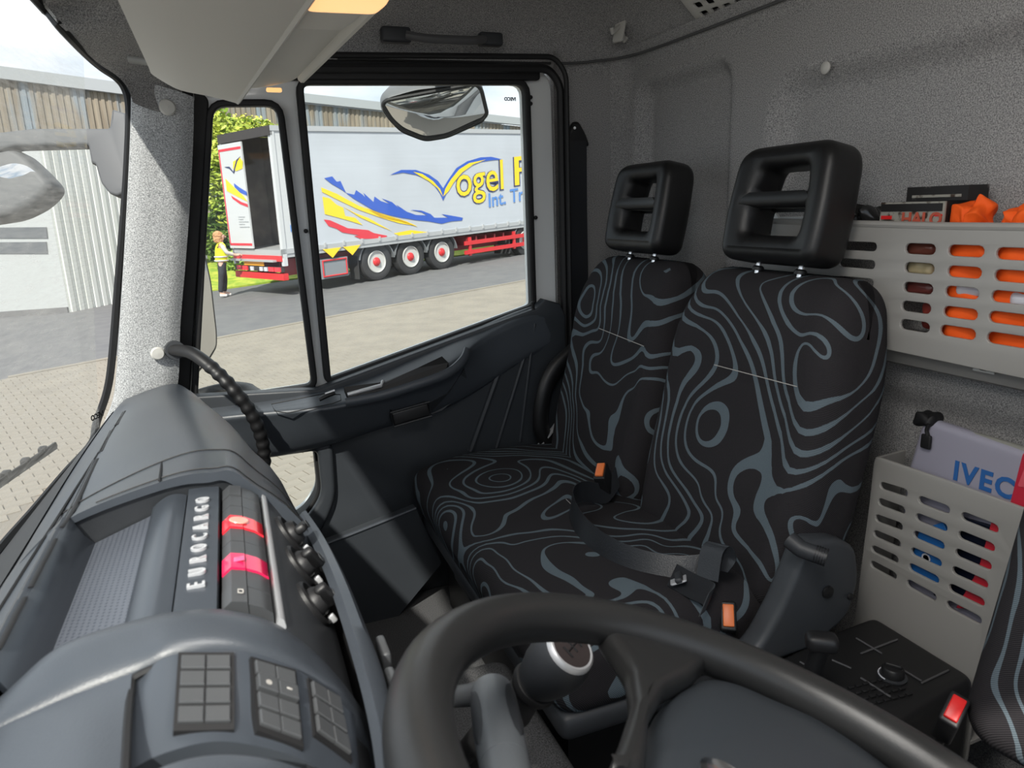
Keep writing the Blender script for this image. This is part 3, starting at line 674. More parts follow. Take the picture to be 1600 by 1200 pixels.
GP = [[P(a, b, y=c) for a, b, c in r_] for r_ in G_]
mesh('switch_pod', grid([[p+Vector((0, 0, -.0026)) for p in r_] for r_ in smooth_rows(GP, 6, 6)], .01, (0, 0, -1)), K['dash2'], dash)
def pod(px, py):
    # point on the pod surface under a pixel: interpolate y between the control rows
    best = None
    for i in range(3):
        for j in range(5):
            a, b, c, d = G_[i][j], G_[i][j+1], G_[i+1][j], G_[i+1][j+1]
            for s in [k/12 for k in range(13)]:
                for t in [k/12 for k in range(13)]:
                    x = (a[0]*(1-s)+b[0]*s)*(1-t)+(c[0]*(1-s)+d[0]*s)*t; y = (a[1]*(1-s)+b[1]*s)*(1-t)+(c[1]*(1-s)+d[1]*s)*t
                    e_ = (x-px)**2+(y-py)**2
                    if best is None or e_ < best[0]: best = (e_, (a[2]*(1-s)+b[2]*s)*(1-t)+(c[2]*(1-s)+d[2]*s)*t)
    return P(px, py, y=best[1])
banks = [((283, 1027), (361, 1027), (276, 1137), (361, 1135), 4, {}), ((395, 1034), (458, 1053), (404, 1138), (469, 1162), 4, {(1, 0), (1, 1)}), ((483, 1066), (527, 1092), (493, 1147), (545, 1184), 3, {})]
for tl, tr_, bl, br, nr, raised in banks:
    Q = [[pod(*tl), pod(*tr_)], [pod(*bl), pod(*br)]]
    def bil(u, v): return (Q[0][0]*(1-u)+Q[0][1]*u)*(1-v)+(Q[1][0]*(1-u)+Q[1][1]*u)*v
    nn = (Q[0][1]-Q[0][0]).cross(Q[1][0]-Q[0][0]).normalized()
    if nn.z < 0: nn = -nn
    fr_ = [bil(-.06, -.06), bil(1.06, -.06), bil(1.06, 1.06), bil(-.06, 1.06)]
    bed = mesh('switch_bed', ([p+nn*.0010 for p in fr_]+[p-nn*.006 for p in fr_], [(0, 1, 2, 3), (7, 6, 5, 4)]+[(i, (i+1) % 4, 4+(i+1) % 4, 4+i) for i in range(4)]), K['rubber'], dash, smooth=False)
    for i in range(nr):
        for j in range(2):
            g_ = .025; u0, u1 = j/2+g_*.5, (j+1)/2-g_*.5; v0, v1 = i/nr+g_, (i+1)/nr-g_
            hgt = .0046 if (i, j) in raised else .0032
            c_ = [bil(u0, v0), bil(u1, v0), bil(u1, v1), bil(u0, v1)]; cm = sum(c_, Vector())/4
            top_ = [p.lerp(cm, .08)+nn*hgt for p in c_]; bot = [p-nn*.001 for p in c_]; mid = [p+nn*(hgt-.0007) for p in c_]
            f_ = [(0, 1, 2, 3)]
            for k in range(4): f_ += [(k, (k+1) % 4, 4+(k+1) % 4, 4+k), (4+k, 4+(k+1) % 4, 8+(k+1) % 4, 8+k)]
            o = mesh('rocker_switch', (top_+mid+bot, f_), K['switch'], bed, smooth=False)
            if (i, j) == (1, 0) and raised: mesh('switch_symbol', lathe([(.0018, 0), (.0018, .0003), (.0011, .0003), (.0011, 0)], 12, frame(cm+nn*(hgt+.0001), c_[1]-c_[0], c_[3]-c_[0])), K['thread'], bed)
            if (i, j) == (1, 1) and raised: mesh('switch_symbol', rbox(.0032, .0012, .0003, .0001, 1), K['thread'], bed).data.transform(T(*(Vector())) @ frame(cm+nn*(hgt+.0002), c_[1]-c_[0], c_[3]-c_[0]))
# grained cowl of the instrument cluster under the pod
cw = [P(a, b, y=c) for a, b, c in ((120, 1290, .31), (200, 1230, .315), (260, 1196, .318), (330, 1180, .318), (410, 1184, .316), (480, 1205, .315), (560, 1250, .31))]
mesh('cluster_cowl', grid([catmull(cw, 6), catmull([p+Vector((0, -.012, .004)) for p in cw], 6), catmull([p+Vector((0, -.05, -.008)) for p in cw], 6), catmull([p+Vector((0, -.09, -.05)) for p in cw], 6)], .008, (0, 0, -1)), K['dash'], dash)
# ribbed grab handle on the pillar
gh = thing('grab_handle', 'ribbed black grab handle curving from the windscreen pillar past the door', 'handle', tuple(P(275, 545, y=1.73)))
pa = catmull([P(272, 547, y=1.745), P(300, 552, y=1.70), P(335, 578, y=1.66), (P(368, 612, y=1.64)), P(395, 650, y=1.64), P(410, 690, y=1.65), P(413, 730, y=1.66), P(405, 775, y=1.68), P(385, 800, y=1.72)], 14)
rs = []
for i, p in enumerate(pa):
    t = i/(len(pa)-1); rs.append(.0165 if t < .22 else .0165+.0016*math.sin(i*2*math.pi/5))
mesh('grip', tube(pa, rs, 12, flat=(1, .8)), K['black'], gh)
mesh('mounting', tube([P(270, 546, y=1.79), P(274, 547, y=1.74)], [.022, .021], 12), K['darkplast'], gh)
# ================================================================== steering wheel, stalk, gear lever
al = .405; WC = Vector((.236, .241, .936)); wn = Vector((math.sin(al), 0, math.cos(al)))
wa = Vector((-math.cos(al), 0, math.sin(al))); wb = Vector((0, 1, -.022)).normalized()
sw_ = thing('steering_wheel', 'large dark grey steering wheel with smooth hub cover in the foreground', 'steering wheel', tuple(WC))
ring = [WC+(wa*math.cos(2*math.pi*i/96)+wb*math.sin(2*math.pi*i/96))*.2 for i in range(96)]
mesh('rim', tube(ring, .0172, 20, closed=True, flat=(1.0, 1.05), up=wn), K['wheel'], sw_)
WM = frame(WC, wb, wa)      # local x right, y forward, z = x cross y
if WM.to_3x3().col[2].dot(wn) < 0: WM = frame(WC, wb, wa) @ Matrix.Diagonal((1, 1, -1, 1))
WI = WM.inverted()
def wl(px, py, dw=0): q = WI @ PP(px, py, WC+wn*dw, wn); return (q.x, q.y)
spk = [wl(a, b, -.012) for a, b in ((936, 992), (955, 975), (1010, 990), (1075, 1010), (1105, 1040), (1080, 1066), (1035, 1090), (1010, 1135), (1000, 1230), (940, 1230), (965, 1170), (985, 1110), (980, 1060), (960, 1025))]
mesh('spoke', plate(roundpoly(spk, .006, 3), [], .022, .0085, WM @ T(0, 0, -.010*(1 if WM.to_3x3().col[2].dot(wn) > 0 else -1)), 4), K['wheel'], sw_)
zsg = 1 if WM.to_3x3().col[2].dot(wn) > 0 else -1
hubp = [wl(a, b, -.03) for a, b in ((1003, 1260), (1003, 1190), (1012, 1140), (1038, 1100), (1080, 1076), (1130, 1078), (1200, 1108), (1300, 1155), (1400, 1230), (1440, 1300))]
hubp += [wl(1300, 1420, -.03), wl(1120, 1420, -.03)]
hub_outline = catmull([Vector((a, b, 0)) for a, b in hubp], 5, True); hc = sum(hub_outline, Vector())/len(hub_outline)
v = []; f = []; nn_ = len(hub_outline)
for k, (s, zz) in enumerate(((1.0, -.055), (1.0, -.030), (.97, -.022), (.88, -.014), (.7, -.008), (.45, -.005), (.2, -.004))):
    for p in hub_outline: v.append(WM @ Vector((hc.x+(p.x-hc.x)*s, hc.y+(p.y-hc.y)*s, zz*zsg)))
for k in range(6):
    for i in range(nn_): j = (i+1) % nn_; f.append((k*nn_+i, k*nn_+j, (k+1)*nn_+j, (k+1)*nn_+i))
f.append(tuple(6*nn_+i for i in range(nn_)))
hub = mesh('hub_cover', (v, f), pbr('hub_grey', (.036, .042, .049), .36, bump=(1300, .06)), sw_)
em = PP(1130, 1215, WC+wn*-.004, wn); mesh('hub_badge', lathe([(.014, -.001), (.014, .002), (.011, .0035), (.009, .002), (0, .002)], 24, axis_frame(em, em+wn)), K['chrome'], hub)
# lower spokes out of view of the photograph
for sg in (-1,):
    sp2 = [(-.07, .03), (-.19, .05), (-.195, .0), (-.07, -.03)]
    mesh('spoke', plate(roundpoly(sp2, .01, 3), [], .022, .0085, WM @ T(0, 0, -.010*zsg), 3), K['wheel'], sw_)
sp3 = [(-.03, -.06), (-.03, -.195), (.03, -.195), (.03, -.06)]
mesh('spoke', plate(roundpoly(sp3, .01, 3), [], .022, .0085, WM @ T(0, 0, -.010*zsg), 3), K['wheel'], sw_)
mesh('column', tube([WC-wn*.05, WC-wn*.12, WC-wn*.3+Vector((-.1, 0, 0))], [.055, .06, .07], 20), K['black'], sw_)
# column stalk
A = P(768, 1080, d=.56); B_ = P(800, 1262, d=.44); stl = thing('column_stalk', 'grey column stalk with dark oval grip pads beside the steering wheel', 'lever', tuple(B_))
M_ = axis_frame(B_, A); L = (A-B_).length
body = mesh('stalk_body', lathe([(.0165, 0), (.0172, L*.28), (.0172, L*.30), (.0165, L*.305), (.0172, L*.31), (.0185, L*.6), (.0178, L*.9), (.0165, L*.985), (.0145, L), (0, L+.002)], 32, M_), pbr('stalk_grey', (.12, .13, .14), .36), stl)
view = (CAM-A.lerp(B_, .4)).normalized()
lv = (M_.inverted().to_3x3() @ view); ang = math.atan2(lv.y, lv.x)
for da in (-.95, .95):
    v = []; f = []
    for i in range(9):
        for j in range(13):
            u = -1+2*i/8; w_ = -1+2*j/12; hw = .42*math.sqrt(max(0, 1-w_*w_)); t_ = ang+da+hw*u; z_ = L*(.66+.25*w_); rr = .0190-.0006*abs(u)
            v.append(M_ @ Vector((rr*math.cos(t_), rr*math.sin(t_), z_)))
    for i in range(8):
        for j in range(12): f.append((i*13+j, i*13+j+1, (i+1)*13+j+1, (i+1)*13+j))
    mesh('grip_pad', weld(v, f), K['darkplast'], stl)
mesh('stalk_arm', tube([P(700, 1090, d=.58), P(735, 1086, d=.575), P(765, 1078, d=.565)], [.008, .009, .010], 12), K['switch'], stl)
# gear lever
A, B_ = P(792, 1112, d=.70), P(893, 1012, d=.64)
gl_ = thing('gear_lever', 'black gear lever with a round knob and silver shift-pattern cap', 'gear lever', tuple(P(770, 1150, d=.75)))
M_ = axis_frame(A, B_); L = (B_-A).length
mesh('shaft', lathe([(.010, -.25), (.012, -.08), (.017, -.02), (.021, 0), (.022, L*.10), (.019, L*.22), (.0165, L*.34), (.0155, L*.40)], 28, M_), K['black'], gl_)
mesh('collar', lathe([(.018, L*.38), (.022, L*.41), (.0235, L*.45), (.022, L*.49), (.018, L*.5)], 28, M_), K['black'], gl_)
kb = mesh('knob', lathe([(.018, L*.47), (.0225, L*.54), (.0272, L*.68), (.0288, L*.80), (.0278, L*.90), (.0245, L*.97), (.0235, L*.985)], 32, M_), K['darkplast'], gl_)
cap = mesh('knob_cap', lathe([(.0246, L*.965), (.0238, L*.995), (.0215, L*1.01), (.0195, L*1.008), (.0195, L*.98)], 32, M_, False), K['silver'], gl_)
mesh('cap_plate', lathe([(.0200, L*1.0), (.0195, L*1.008), (0, L*1.016)], 32, M_), pbr('cap_brown', (.045, .035, .035), .35), cap)
fm = frame(M_ @ Vector((0, 0, L*1.018)), Vector((.7, -.5, -.2)), Vector((.2, .6, .8)))
for bar in (((-.009, 0), (.009, 0)), ((-.009, -.006), (-.009, .006)), ((0, -.006), (0, .006)), ((.009, -.006), (.009, .006))):
    mesh('shift_pattern', tube([M_ @ Vector((bar[0][0], bar[0][1], L*1.018)), M_ @ Vector((bar[1][0], bar[1][1], L*1.018))], .0009, 5), K['black'], cap)
bt = P(770, 1150, d=.80); mesh('boot', lathe([(.07, 0), (.062, .02), (.05, .05), (.035, .09), (.02, .13)], 28, axis_frame(bt+Vector((-.03, 0, -.12)), M_ @ Vector((0, 0, -.03)))), K['rubber'], gl_)
# ================================================================== bench and seats
def seam_line(par, pts, r=.0013): mesh('stitching', tube(pts, r, 5), K['thread'], par)
bench = thing('passenger_bench', 'two-place passenger bench in black fabric with blue-grey swirling lines', 'seat', (.6, 1.28, .2))
cy0, cy1 = .855, 1.755
def cush(p):
    q = Vector(p); q.z += .022*math.sin(math.pi*min(1, max(0, (q.x+.26)/.52)))*1.0 - .018*max(0, (-q.x-.1)/.16)**2 if q.z > 0 else 0
    if q.z > 0: q.z += .008*math.sin((q.y+.45)/.9*2*math.pi*2-.5)*0 - .012*math.exp(-((q.y)/.05)**2)
    q.x += .015*(q.z/.07)*(-1 if q.x < 0 else 0)
    return q
v, f = rbox(.50, cy1-cy0, .145, .05, 5, cush, 12)
cu_ = mesh('cushion', ([Vector((p.x+.625, p.y+(cy0+cy1)/2, p.z+.525+.02*(.0-p.x)*.6)) for p in v], f), K['fabric'], bench)
for q in (((845, 742), (905, 800)), ((1030, 900), (1062, 915))):
    a, b = P(*q[0], z=.612), P(*q[1], z=.612); seam_line(cu_, [a.lerp(b, k/6) for k in range(7)], .0008)
mesh('seat_shell', rbox(.46, cy1-cy0-.01, .05, .02, 3), K['darkplast'], bench).data.transform(T(*(Vector((.625, (cy0+cy1)/2, .447)))))
mesh('seat_base', box(.45, .88, cy0+.10, cy1-.06, .2, .45), K['black'], bench, smooth=False)
c = P(715, 905, y=1.62); mesh('base_bracket', rbox(.05, .13, .10, .008, 2), K['darkplast'], bench).data.transform(T(*(Vector((.44, 1.45, .43)))))
def make_back(yc, wid, n, lab):
    x0, z0, hgt, tilt = .762, .56, .585, R(11.5)
    def fn(p):
        q = Vector(p); t = (q.z+hgt/2)/hgt
        q.y *= 1.0 - .14*sstep(.66, 1.0, t) - .07*sstep(.35, 0, t)
        e_ = abs(q.y)/(wid/2)
        if q.x < 0: q.x += -.020*sstep(.55, .92, e_)*(1-.4*t) + .010*math.sin(math.pi*t) - .015*math.sin(math.pi*min(1, t/.5))*(1-e_*e_)
        q.x += .028*sstep(.78, 1, t)*(1 if q.x < 0 else -.3)
        return q
    v_, f_ = rbox(.155, wid, hgt, .055, 5, fn, 12)
    M_ = T(x0, yc, z0) @ Matrix.Rotation(tilt, 4, 'Y') @ T(.0775, 0, hgt/2)
    b_ = mesh('backrest', ([M_ @ p for p in v_], f_), K['fabric'], bench)
    b_['label'] = lab
    return b_, M_, hgt
def make_headrest(M_, hgt, par_thing, back):
    w2, h2 = .126, .108
    oc = [(-w2*.96, -h2), (w2*.96, -h2), (w2, -h2*.2), (w2*.92, h2*.95), (-w2*.92, h2*.95), (-w2, -h2*.2)]
    out_ = roundpoly(oc, [.03, .03, .08, .045, .045, .08], 6)
    hU = roundpoly([(-.066, .014), (.066, .014), (.056, .062), (-.056, .062)], .012, 4); hL = roundpoly([(-.066, -.058), (.066, -.058), (.068, -.006), (-.068, -.006)], .012, 4)
    v_, f_ = plate(out_, [hU, hL], .082, .024, None, 5)
    # bring the edges round: concave front, softly curved back
    vv = []
    for p in v_:
        k = abs(p.x)/w2; z_ = p.z
        if z_ > 0: z_ += .016*k*k - .006
        z_ += .012*(k*k)*0
        if abs(p.y-.003) < .022 and k < .55 : z_ *= .55
        vv.append(Vector((p.x, p.y, z_)))
    # local x -> -y (across), y -> up the seat, z -> towards the front
    Mh = M_ @ T(-.02, 0, hgt/2+.118) @ Matrix(((0, 0, -1, -.005), (-1, 0, 0, 0), (0, 1, 0, 0), (0, 0, 0, 1)))
    h_ = mesh('headrest', ([Mh @ p for p in vv], f_), K['vinyl'], par_thing, angle=70)
    for sy in (-.055, .055):
        a = M_ @ Vector((-.02, sy, hgt/2-.02)); b = M_ @ Vector((-.02, sy, hgt/2+.06)); mesh('rod', tube([a, b], .0055, 12), K['chrome'], h_)
        mesh('rod_sleeve', lathe([(.011, 0), (.011, .006), (.008, .009)], 14, axis_frame(M_ @ Vector((-.02, sy, hgt/2-.004)), b)), K['black'], h_)
b1, M1, hg = make_back(1.045, .455, 0, 'wide black backrest with swirling lines nearer the console')
make_headrest(M1, hg, bench, b1)
b2, M2, hg = make_back(1.515, .44, 1, 'black backrest with swirling lines beside the passenger door')
make_headrest(M2, hg, bench, b2)
for M_, q in ((M1, ((1116, 570), (1245, 604))), (M2, ((936, 513), (1006, 541)))):
    o = M_ @ Vector((-.086, 0, 0)); n_ = M_.to_3x3() @ Vector((1, 0, 0))
    a, b = PP(q[0][0], q[0][1], o, n_), PP(q[1][0], q[1][1], o, n_)
    seam_line(b1 if M_ is M1 else b2, [a, a.lerp(b, .5), b], .0009)
# recliner housings: near side (with lever) and between / far side hinges
def housing():
    prof = [P(a, b, y=.80) for a, b in ((1255, 845), (1300, 838), (1332, 850), (1338, 900), (1320, 960), (1262, 1010), (1190, 1035), (1160, 1028), (1185, 1000), (1215, 945), (1240, 885))]
    pts = [(p.x, p.z) for p in prof]
    return plate(roundpoly(pts, .02, 3), [], .045, .012, frame((0, .812, 0), (1, 0, 0), (0, 0, 1)), 4)
hs = mesh('recliner_housing', housing(), pbr('housing_grey', (.05, .055, .062), .45, bump=(1200, .08)), bench)
a, b = P(1252, 858, y=.775), P(1292, 872, y=.745)
mesh('recliner_lever', tube([a+Vector((-.005, .02, .008)), a, b], [.014, .0135, .0135], 14), K['darkplast'], hs)
for k in range(5): mesh('lever_rib', tube([a.lerp(b, .55+.1*k)+Vector((0, 0, .0005)), a.lerp(b, .58+.1*k)+Vector((0, 0, .0005))], .0145, 14), K['black'], hs)
c = P(1293, 925, y=.788); mesh('screw_cover', lathe([(.011, 0), (.0105, .003), (0, .004)], 18, axis_frame(c, c+Vector((0, -1, 0)))), K['black'], hs)
c = P(1328, 932, y=.788); mesh('screw_cover', lathe([(.006, 0), (.0055, .003), (0, .004)], 14, axis_frame(c, c+Vector((0, -1, 0)))), K['black'], hs)
fh = [P(a, b, y=1.755) for a, b in ((846, 600), (880, 560), (905, 540), (890, 690), (850, 690), (836, 650))]
mesh('hinge_cover', tube(catmull([P(900, 545, y=1.76), P(868, 575, y=1.755), P(850, 615, y=1.75), P(845, 665, y=1.75), P(858, 694, y=1.75)], 5), [.02]*21, 12, flat=(.8, 1.2)), K['vinyl'], bench)
mesh('hinge_bar', ribbon([P(838, 702, y=1.75), P(866, 668, y=1.74), P(885, 640, y=1.735)], [(0, 1, 0)]*3, .02, .004), K['silver'], bench)
# buckles
def buckle(cx, cy, dpt, ax, par, m, s=1.0, name='belt_buckle', face=None):
    c = P(cx, cy, d=dpt) if dpt else None
    z = Vector(ax).normalized(); x = Vector(face or (0, 1, 0)); M_ = frame(c, x, z.cross(x))
    if (M_.to_3x3() @ Vector((0, 0, 1))).dot(z) < 0: M_ = M_ @ Matrix.Rotation(math.pi, 4, 'X')
    off = T(*(Vector())) if par else Matrix.Identity(4)
    b_ = mesh(name, rbox(.040*s, .022*s, .075*s, .004, 3), K['black'], par); b_.data.transform(off @ M_ @ T(0, 0, -.037*s))
    bt_ = mesh('release_button', rbox(.030*s, .015*s, .008, .002, 2), m, b_ if par else b_); bt_.data.transform(off @ M_ @ T(0, .0, .0015))
    mesh('stem', rbox(.026*s, .010*s, .12*s, .003, 2), K['rubber'], b_).data.transform(off @ M_ @ T(0, 0, -.11*s))
    return b_
d1 = pr_depth = (Vector((.72, 1.30, .655))-CAM).dot(_f)
buckle(938, 735, (Vector((.70, 1.30, .67))-CAM).dot(_f), (-.5, -.35, .75), bench, K['orange'], 1.2, face=(.6, .75, .5))
buckle(1138, 962, (Vector((.66, .885, .66))-CAM).dot(_f), (-.40, -.55, .70), bench, K['orange'], 1.2, face=(.35, .55, .75))
# lap belt lying on the cushion
lb = thing('lap_belt', 'black lap belt lying in a loop across the bench cushion', 'seat belt', tuple(P(1000, 860, z=.60)))
zc = .617
path = [P(965, 745, z=.655), P(945, 770, z=.632), P(910, 768, z=.65), P(893, 783, z=.65), P(905, 818, z=.640), P(940, 852, z=.635), P(990, 876, z=.632), P(1050, 888, z=.632), P(1105, 884, z=.64)]
pc = catmull(path, 6); wd = []
for i, p in enumerate(pc):
    t = i/(len(pc)-1); wd.append(Vector((0, 0, 1)).lerp(Vector((.45, .2, .75)), min(1, t*1.2)))
wd = [Vector((.1, .55, .8))]*8 + wd[8:]
mesh('webbing', ribbon(pc, wd, .046), K['webbing'], lb)
path = [P(1105, 905, z=.635), P(1112, 862, z=.67), P(1125, 850, z=.685), P(1133, 870, z=.665), P(1120, 890, z=.645)]
mesh('webbing_fold', ribbon(catmull(path, 6), [(.3, -.8, .1)]*25, .042), K['webbing'], lb)
path = [P(1050, 898, z=.632), P(1080, 915, z=.628), P(1110, 930, z=.626), P(1100, 945, z=.622)]
mesh('webbing_tail', ribbon(catmull(path, 6), [(.55, .35, .35)]*19, .046), K['webbing'], lb)
c = P(1060, 905, z=.632); mesh('tongue', plate(rrect(-.022, .022, -.014, .014, .004), [rrect(-.016, .016, .002, .008, .002)], .003, .001, frame(c, (-.4, -.6, .15), (.6, -.4, .3))), K['silver'], lb)
mesh('tongue_grip', rbox(.046, .012, .009, .003, 2), K['darkplast'], lb).data.transform(T(*(Vector())) @ frame(c+Vector((0, 0, .004)), (-.4, -.6, .15), (.6, -.4, .3)))
# shoulder belt on the side wall
sb = thing('shoulder_belt', 'black shoulder belt hanging on the wall behind the passenger door', 'seat belt', tuple(P(905, 300, y=1.84)))
mesh('webbing', ribbon([P(903, 220, y=1.835), P(904, 330, y=1.835), P(906, 430, y=1.832), P(900, 560, y=1.80)], [(1, 0, 0)]*4, .052, .003), K['webbing'], sb)
mesh('webbing', ribbon([P(903, 225, y=1.845), P(907, 480, y=1.85), P(906, 600, y=1.85)], [(1, 0, 0)]*3, .05, .003), K['webbing'], sb)
c = P(899, 213, y=1.85); cp = mesh('anchor_cover', plate(roundpoly([(-.042, -.028), (.042, -.028), (.030, .004), (.008, .038), (-.008, .038), (-.03, .004)], .012, 4), [], .024, .010, frame(c, (1, 0, 0), (0, 0, 1)), 4), K['black'], sb)
mesh('anchor_bolt', lathe([(.004, 0), (.0035, .002), (0, .0025)], 12, axis_frame(P(898, 200, y=1.838), P(898, 200, y=1.8))), K['silver'], cp)
c = P(889, 510, y=1.84); mesh('belt_guide', rbox(.03, .02, .03, .006, 2), K['black'], sb).data.transform(T(*(c)))
# driver's seat (its inner side shows at the right edge)
ds = thing('driver_seat', "driver's seat in black swirl fabric at the right edge of the view", 'seat', (.75, .23, .2))
def fn(p):
    q = Vector(p); t = (q.z+.3)/.6; q.y *= 1-.18*sstep(.65, 1, t); q.x += -.02*sstep(.5, .9, abs(q.y)/.25) if q.x < 0 else 0; return q
v, f = rbox(.12, .50, .62, .05, 5, fn, 10); M_ = T(.79, .275, .58) @ Matrix.Rotation(R(12), 4, 'Y') @ T(.06, 0, .31)
mesh('backrest', ([M_ @ p for p in v], f), K['fabric'], ds)
v, f = rbox(.5, .50, .13, .05, 5, None, 8); mesh('cushion', ([Vector((p.x+.60, p.y+.235, p.z+.50)) for p in v], f), K['fabric'], ds)
mesh('seat_base', box(.5, .85, .06, .42, .2, .44), K['black'], ds, smooth=False)
v, f = rbox(.03, .09, .16, .013, 4)
gm = P(1568, 1100, y=.485)
hd = mesh('hinge_cover', plate(roundpoly([(p.x, p.z) for p in PL(((1572, 1055), (1598, 1060), (1585, 1110), (1578, 1170), (1548, 1172), (1552, 1130), (1540, 1105), (1545, 1080)), y=.495)], .008, 3), [], .03, .01, frame((0, .495, 0), (1, 0, 0), (0, 0, 1)), 3), pbr('hinge_grey', (.09, .10, .115), .4), ds)
buckle(1492, 1108, (Vector((.745, .505, .60))-CAM).dot(_f), (-.45, -.40, .8), ds, K['red'], 1.05, face=(.7, .2, .5))
# ================================================================== rear storage, console, roof fittings
def capsule(p, q, r, n=5):
    p, q = Vector(p), Vector(q); t = (q-p).normalized(); s = Vector((-t.y, t.x)); o = []
    a0 = math.atan2(t.y, t.x)
    for k in range(n+1): a = a0-math.pi/2+math.pi*k/n; o.append(tuple(q+Vector((math.cos(a), math.sin(a)))*r))
    for k in range(n+1): a = a0+math.pi/2+math.pi*k/n; o.append(tuple(p+Vector((math.cos(a), math.sin(a)))*r))
    return o
PX = 1.02
YZ = frame((PX, 0, 0), (0, 1, 0), (0, 0, 1))     # local x,y -> world y,z ; local z -> +x
up_ = thing('storage_panel', 'upper light grey slotted storage panel holding orange vests on the rear wall', 'storage panel', (PX, .6, 1.0))
cols = [[(1417, 1462, 388), (1416, 1460, 418), (1414, 1458, 449), (1411, 1455, 479), (1409, 1453, 508)], [(1485, 1537, 391), (1484, 1533, 424), (1480, 1529, 456), (1477, 1527, 488), (1472, 1524, 518)], [(1561, 1625, 396), (1558, 1620, 431), (1553, 1615, 464), (1549, 1610, 497), (1546, 1606, 530)]]
holes = []; zr = []
for c in cols:
    for (a, b, y) in c:
        A, B_ = P(a+6, y-1, x=PX), P(b-6, y+3, x=PX); z = (A.z+B_.z)/2; holes.append(capsule((A.y, z), (B_.y, z), .0085))
        if c is cols[0]: zr.append(z)
for a, b in ((1337, 1366),):
    for z in zr: A, B_ = P(a-18, 384, x=PX), P(b, 384, x=PX); holes.append(capsule((A.y, z), (B_.y, z), .0075))
wl_ = P(1561, 396, x=PX).y-P(1625, 396, x=PX).y; gap = P(1512, 391, x=PX).y-P(1590, 396, x=PX).y
for k in (1, 2, 3):
    yc = P(1593, 396, x=PX).y-gap*k
    for z in zr: holes.append(capsule((yc+.022, z), (yc-.022, z), .0085))
ol = roundpoly([(1.205, 1.205), (1.205, 1.10), (1.15, .998), (.25, .988), (.25, 1.199)], [.02, .04, .03, .03, .02], 5)
fp = mesh('front_panel', plate(ol, holes, .006, .0015, YZ), K['panel'], up_)
mesh('top_lip', tube([(PX, .25, 1.2), (PX, .8, 1.2), (PX, 1.2, 1.206)], .006, 8), K['panel'], up_)
rows = []
for k in range(9):
    a = k/8*math.pi/2
    rows.append([(PX+.03*math.sin(a)*1.0+.0, y, .996-.03*(1-math.cos(a))*0-.028*math.sin(a)**2) for y in (.25, .6, .9, 1.15)])
rows.append([(1.09, y, .955) for y in (.25, .6, .9, 1.15)])
mesh('pocket_floor', grid(rows, .004, (0, 0, 1)), K['panel'], up_)
mesh('end_cap', box(PX, 1.095, 1.195, 1.205, 1.06, 1.205), K['panel'], up_, smooth=False)
c = P(1538, 576, x=PX+.012); mesh('fixing_tab', plate(roundpoly([(-.018, -.006), (.018, -.006), (.012, .006), (-.012, .008)], .003), [rrect(-.004, .006, -.003, .003, .001)], .004, .001, frame(c, (0, 1, 0), (0, 0, 1))), K['lightgrey'], up_)
# a small tray resting behind the nearer headrest
ty = P(1235, 355, x=1.06).y
tb = thing('white_tray', 'small off-white tray seen through the near headrest opening', 'tray', (1.06, 1.12, 1.206))
mesh('tray_front', plate(roundpoly([(p.y, p.z) for p in PL(((1196, 372), (1202, 333), (1214, 333), (1222, 346), (1290, 350), (1290, 374)), x=1.035)], .004), [], .006, .001, frame((1.035, 0, 0), (0, 1, 0), (0, 0, 1))), K['white'], tb)
mesh('tray_base', box(1.035, 1.09, 1.02, 1.2, 1.207, 1.213), K['white'], tb, smooth=False)
def lumpy(sx, sy, sz, amp, sc, seed, r=None):
    def fn(p):
        n_ = noise.noise_vector((p+Vector((seed*3.1, seed*1.7, 0)))*sc); return p+n_*amp
    return rbox(sx, sy, sz, r or min(sx, sy, sz)*.42, 4, fn, 10)
K['hivis'] = pbr('orange_vest_cloth', (1.0, .12, .005), .75, bump=(60, .4))
K['reflect'] = pbr('reflective_tape', (.62, .63, .68), .35)
for i, (yc, w_, z0_, z1_, lab) in enumerate(((.758, .085, 1.0, 1.19, 'crumpled orange vest in the storage panel, seen in the slots beside the bulb box'), (.655, .15, .99, 1.195, 'orange safety vest in the storage panel at the right edge'))):
    t_ = thing('safety_vest', lab, 'vest', (1.06, yc, z0_), 'orange vests in the upper storage panel')
    v, f = lumpy(.055, w_, z1_-z0_, .012, 22, i+1); mesh('cloth', ([p+Vector((1.062, yc, (z0_+z1_)/2)) for p in v], f), K['hivis'], t_, angle=180)
    v, f = lumpy(.058, w_*.6, .028, .004, 30, i+5); mesh('reflective_band', ([p+Vector((1.058, yc-.012, z0_+.108)) for p in v], f), K['reflect'], t_)
    for k in range(2 if i < 2 else 0):
        c = P((1515, 1595)[i]+k*18, (343, 350)[i]-k*6, x=1.06); v, f = lumpy(.04, .045-.01*k, .05, .014, 40, i*4+k+9); mesh('cloth_fold', ([p+c for p in v], f), K['hivis'], t_, angle=180)
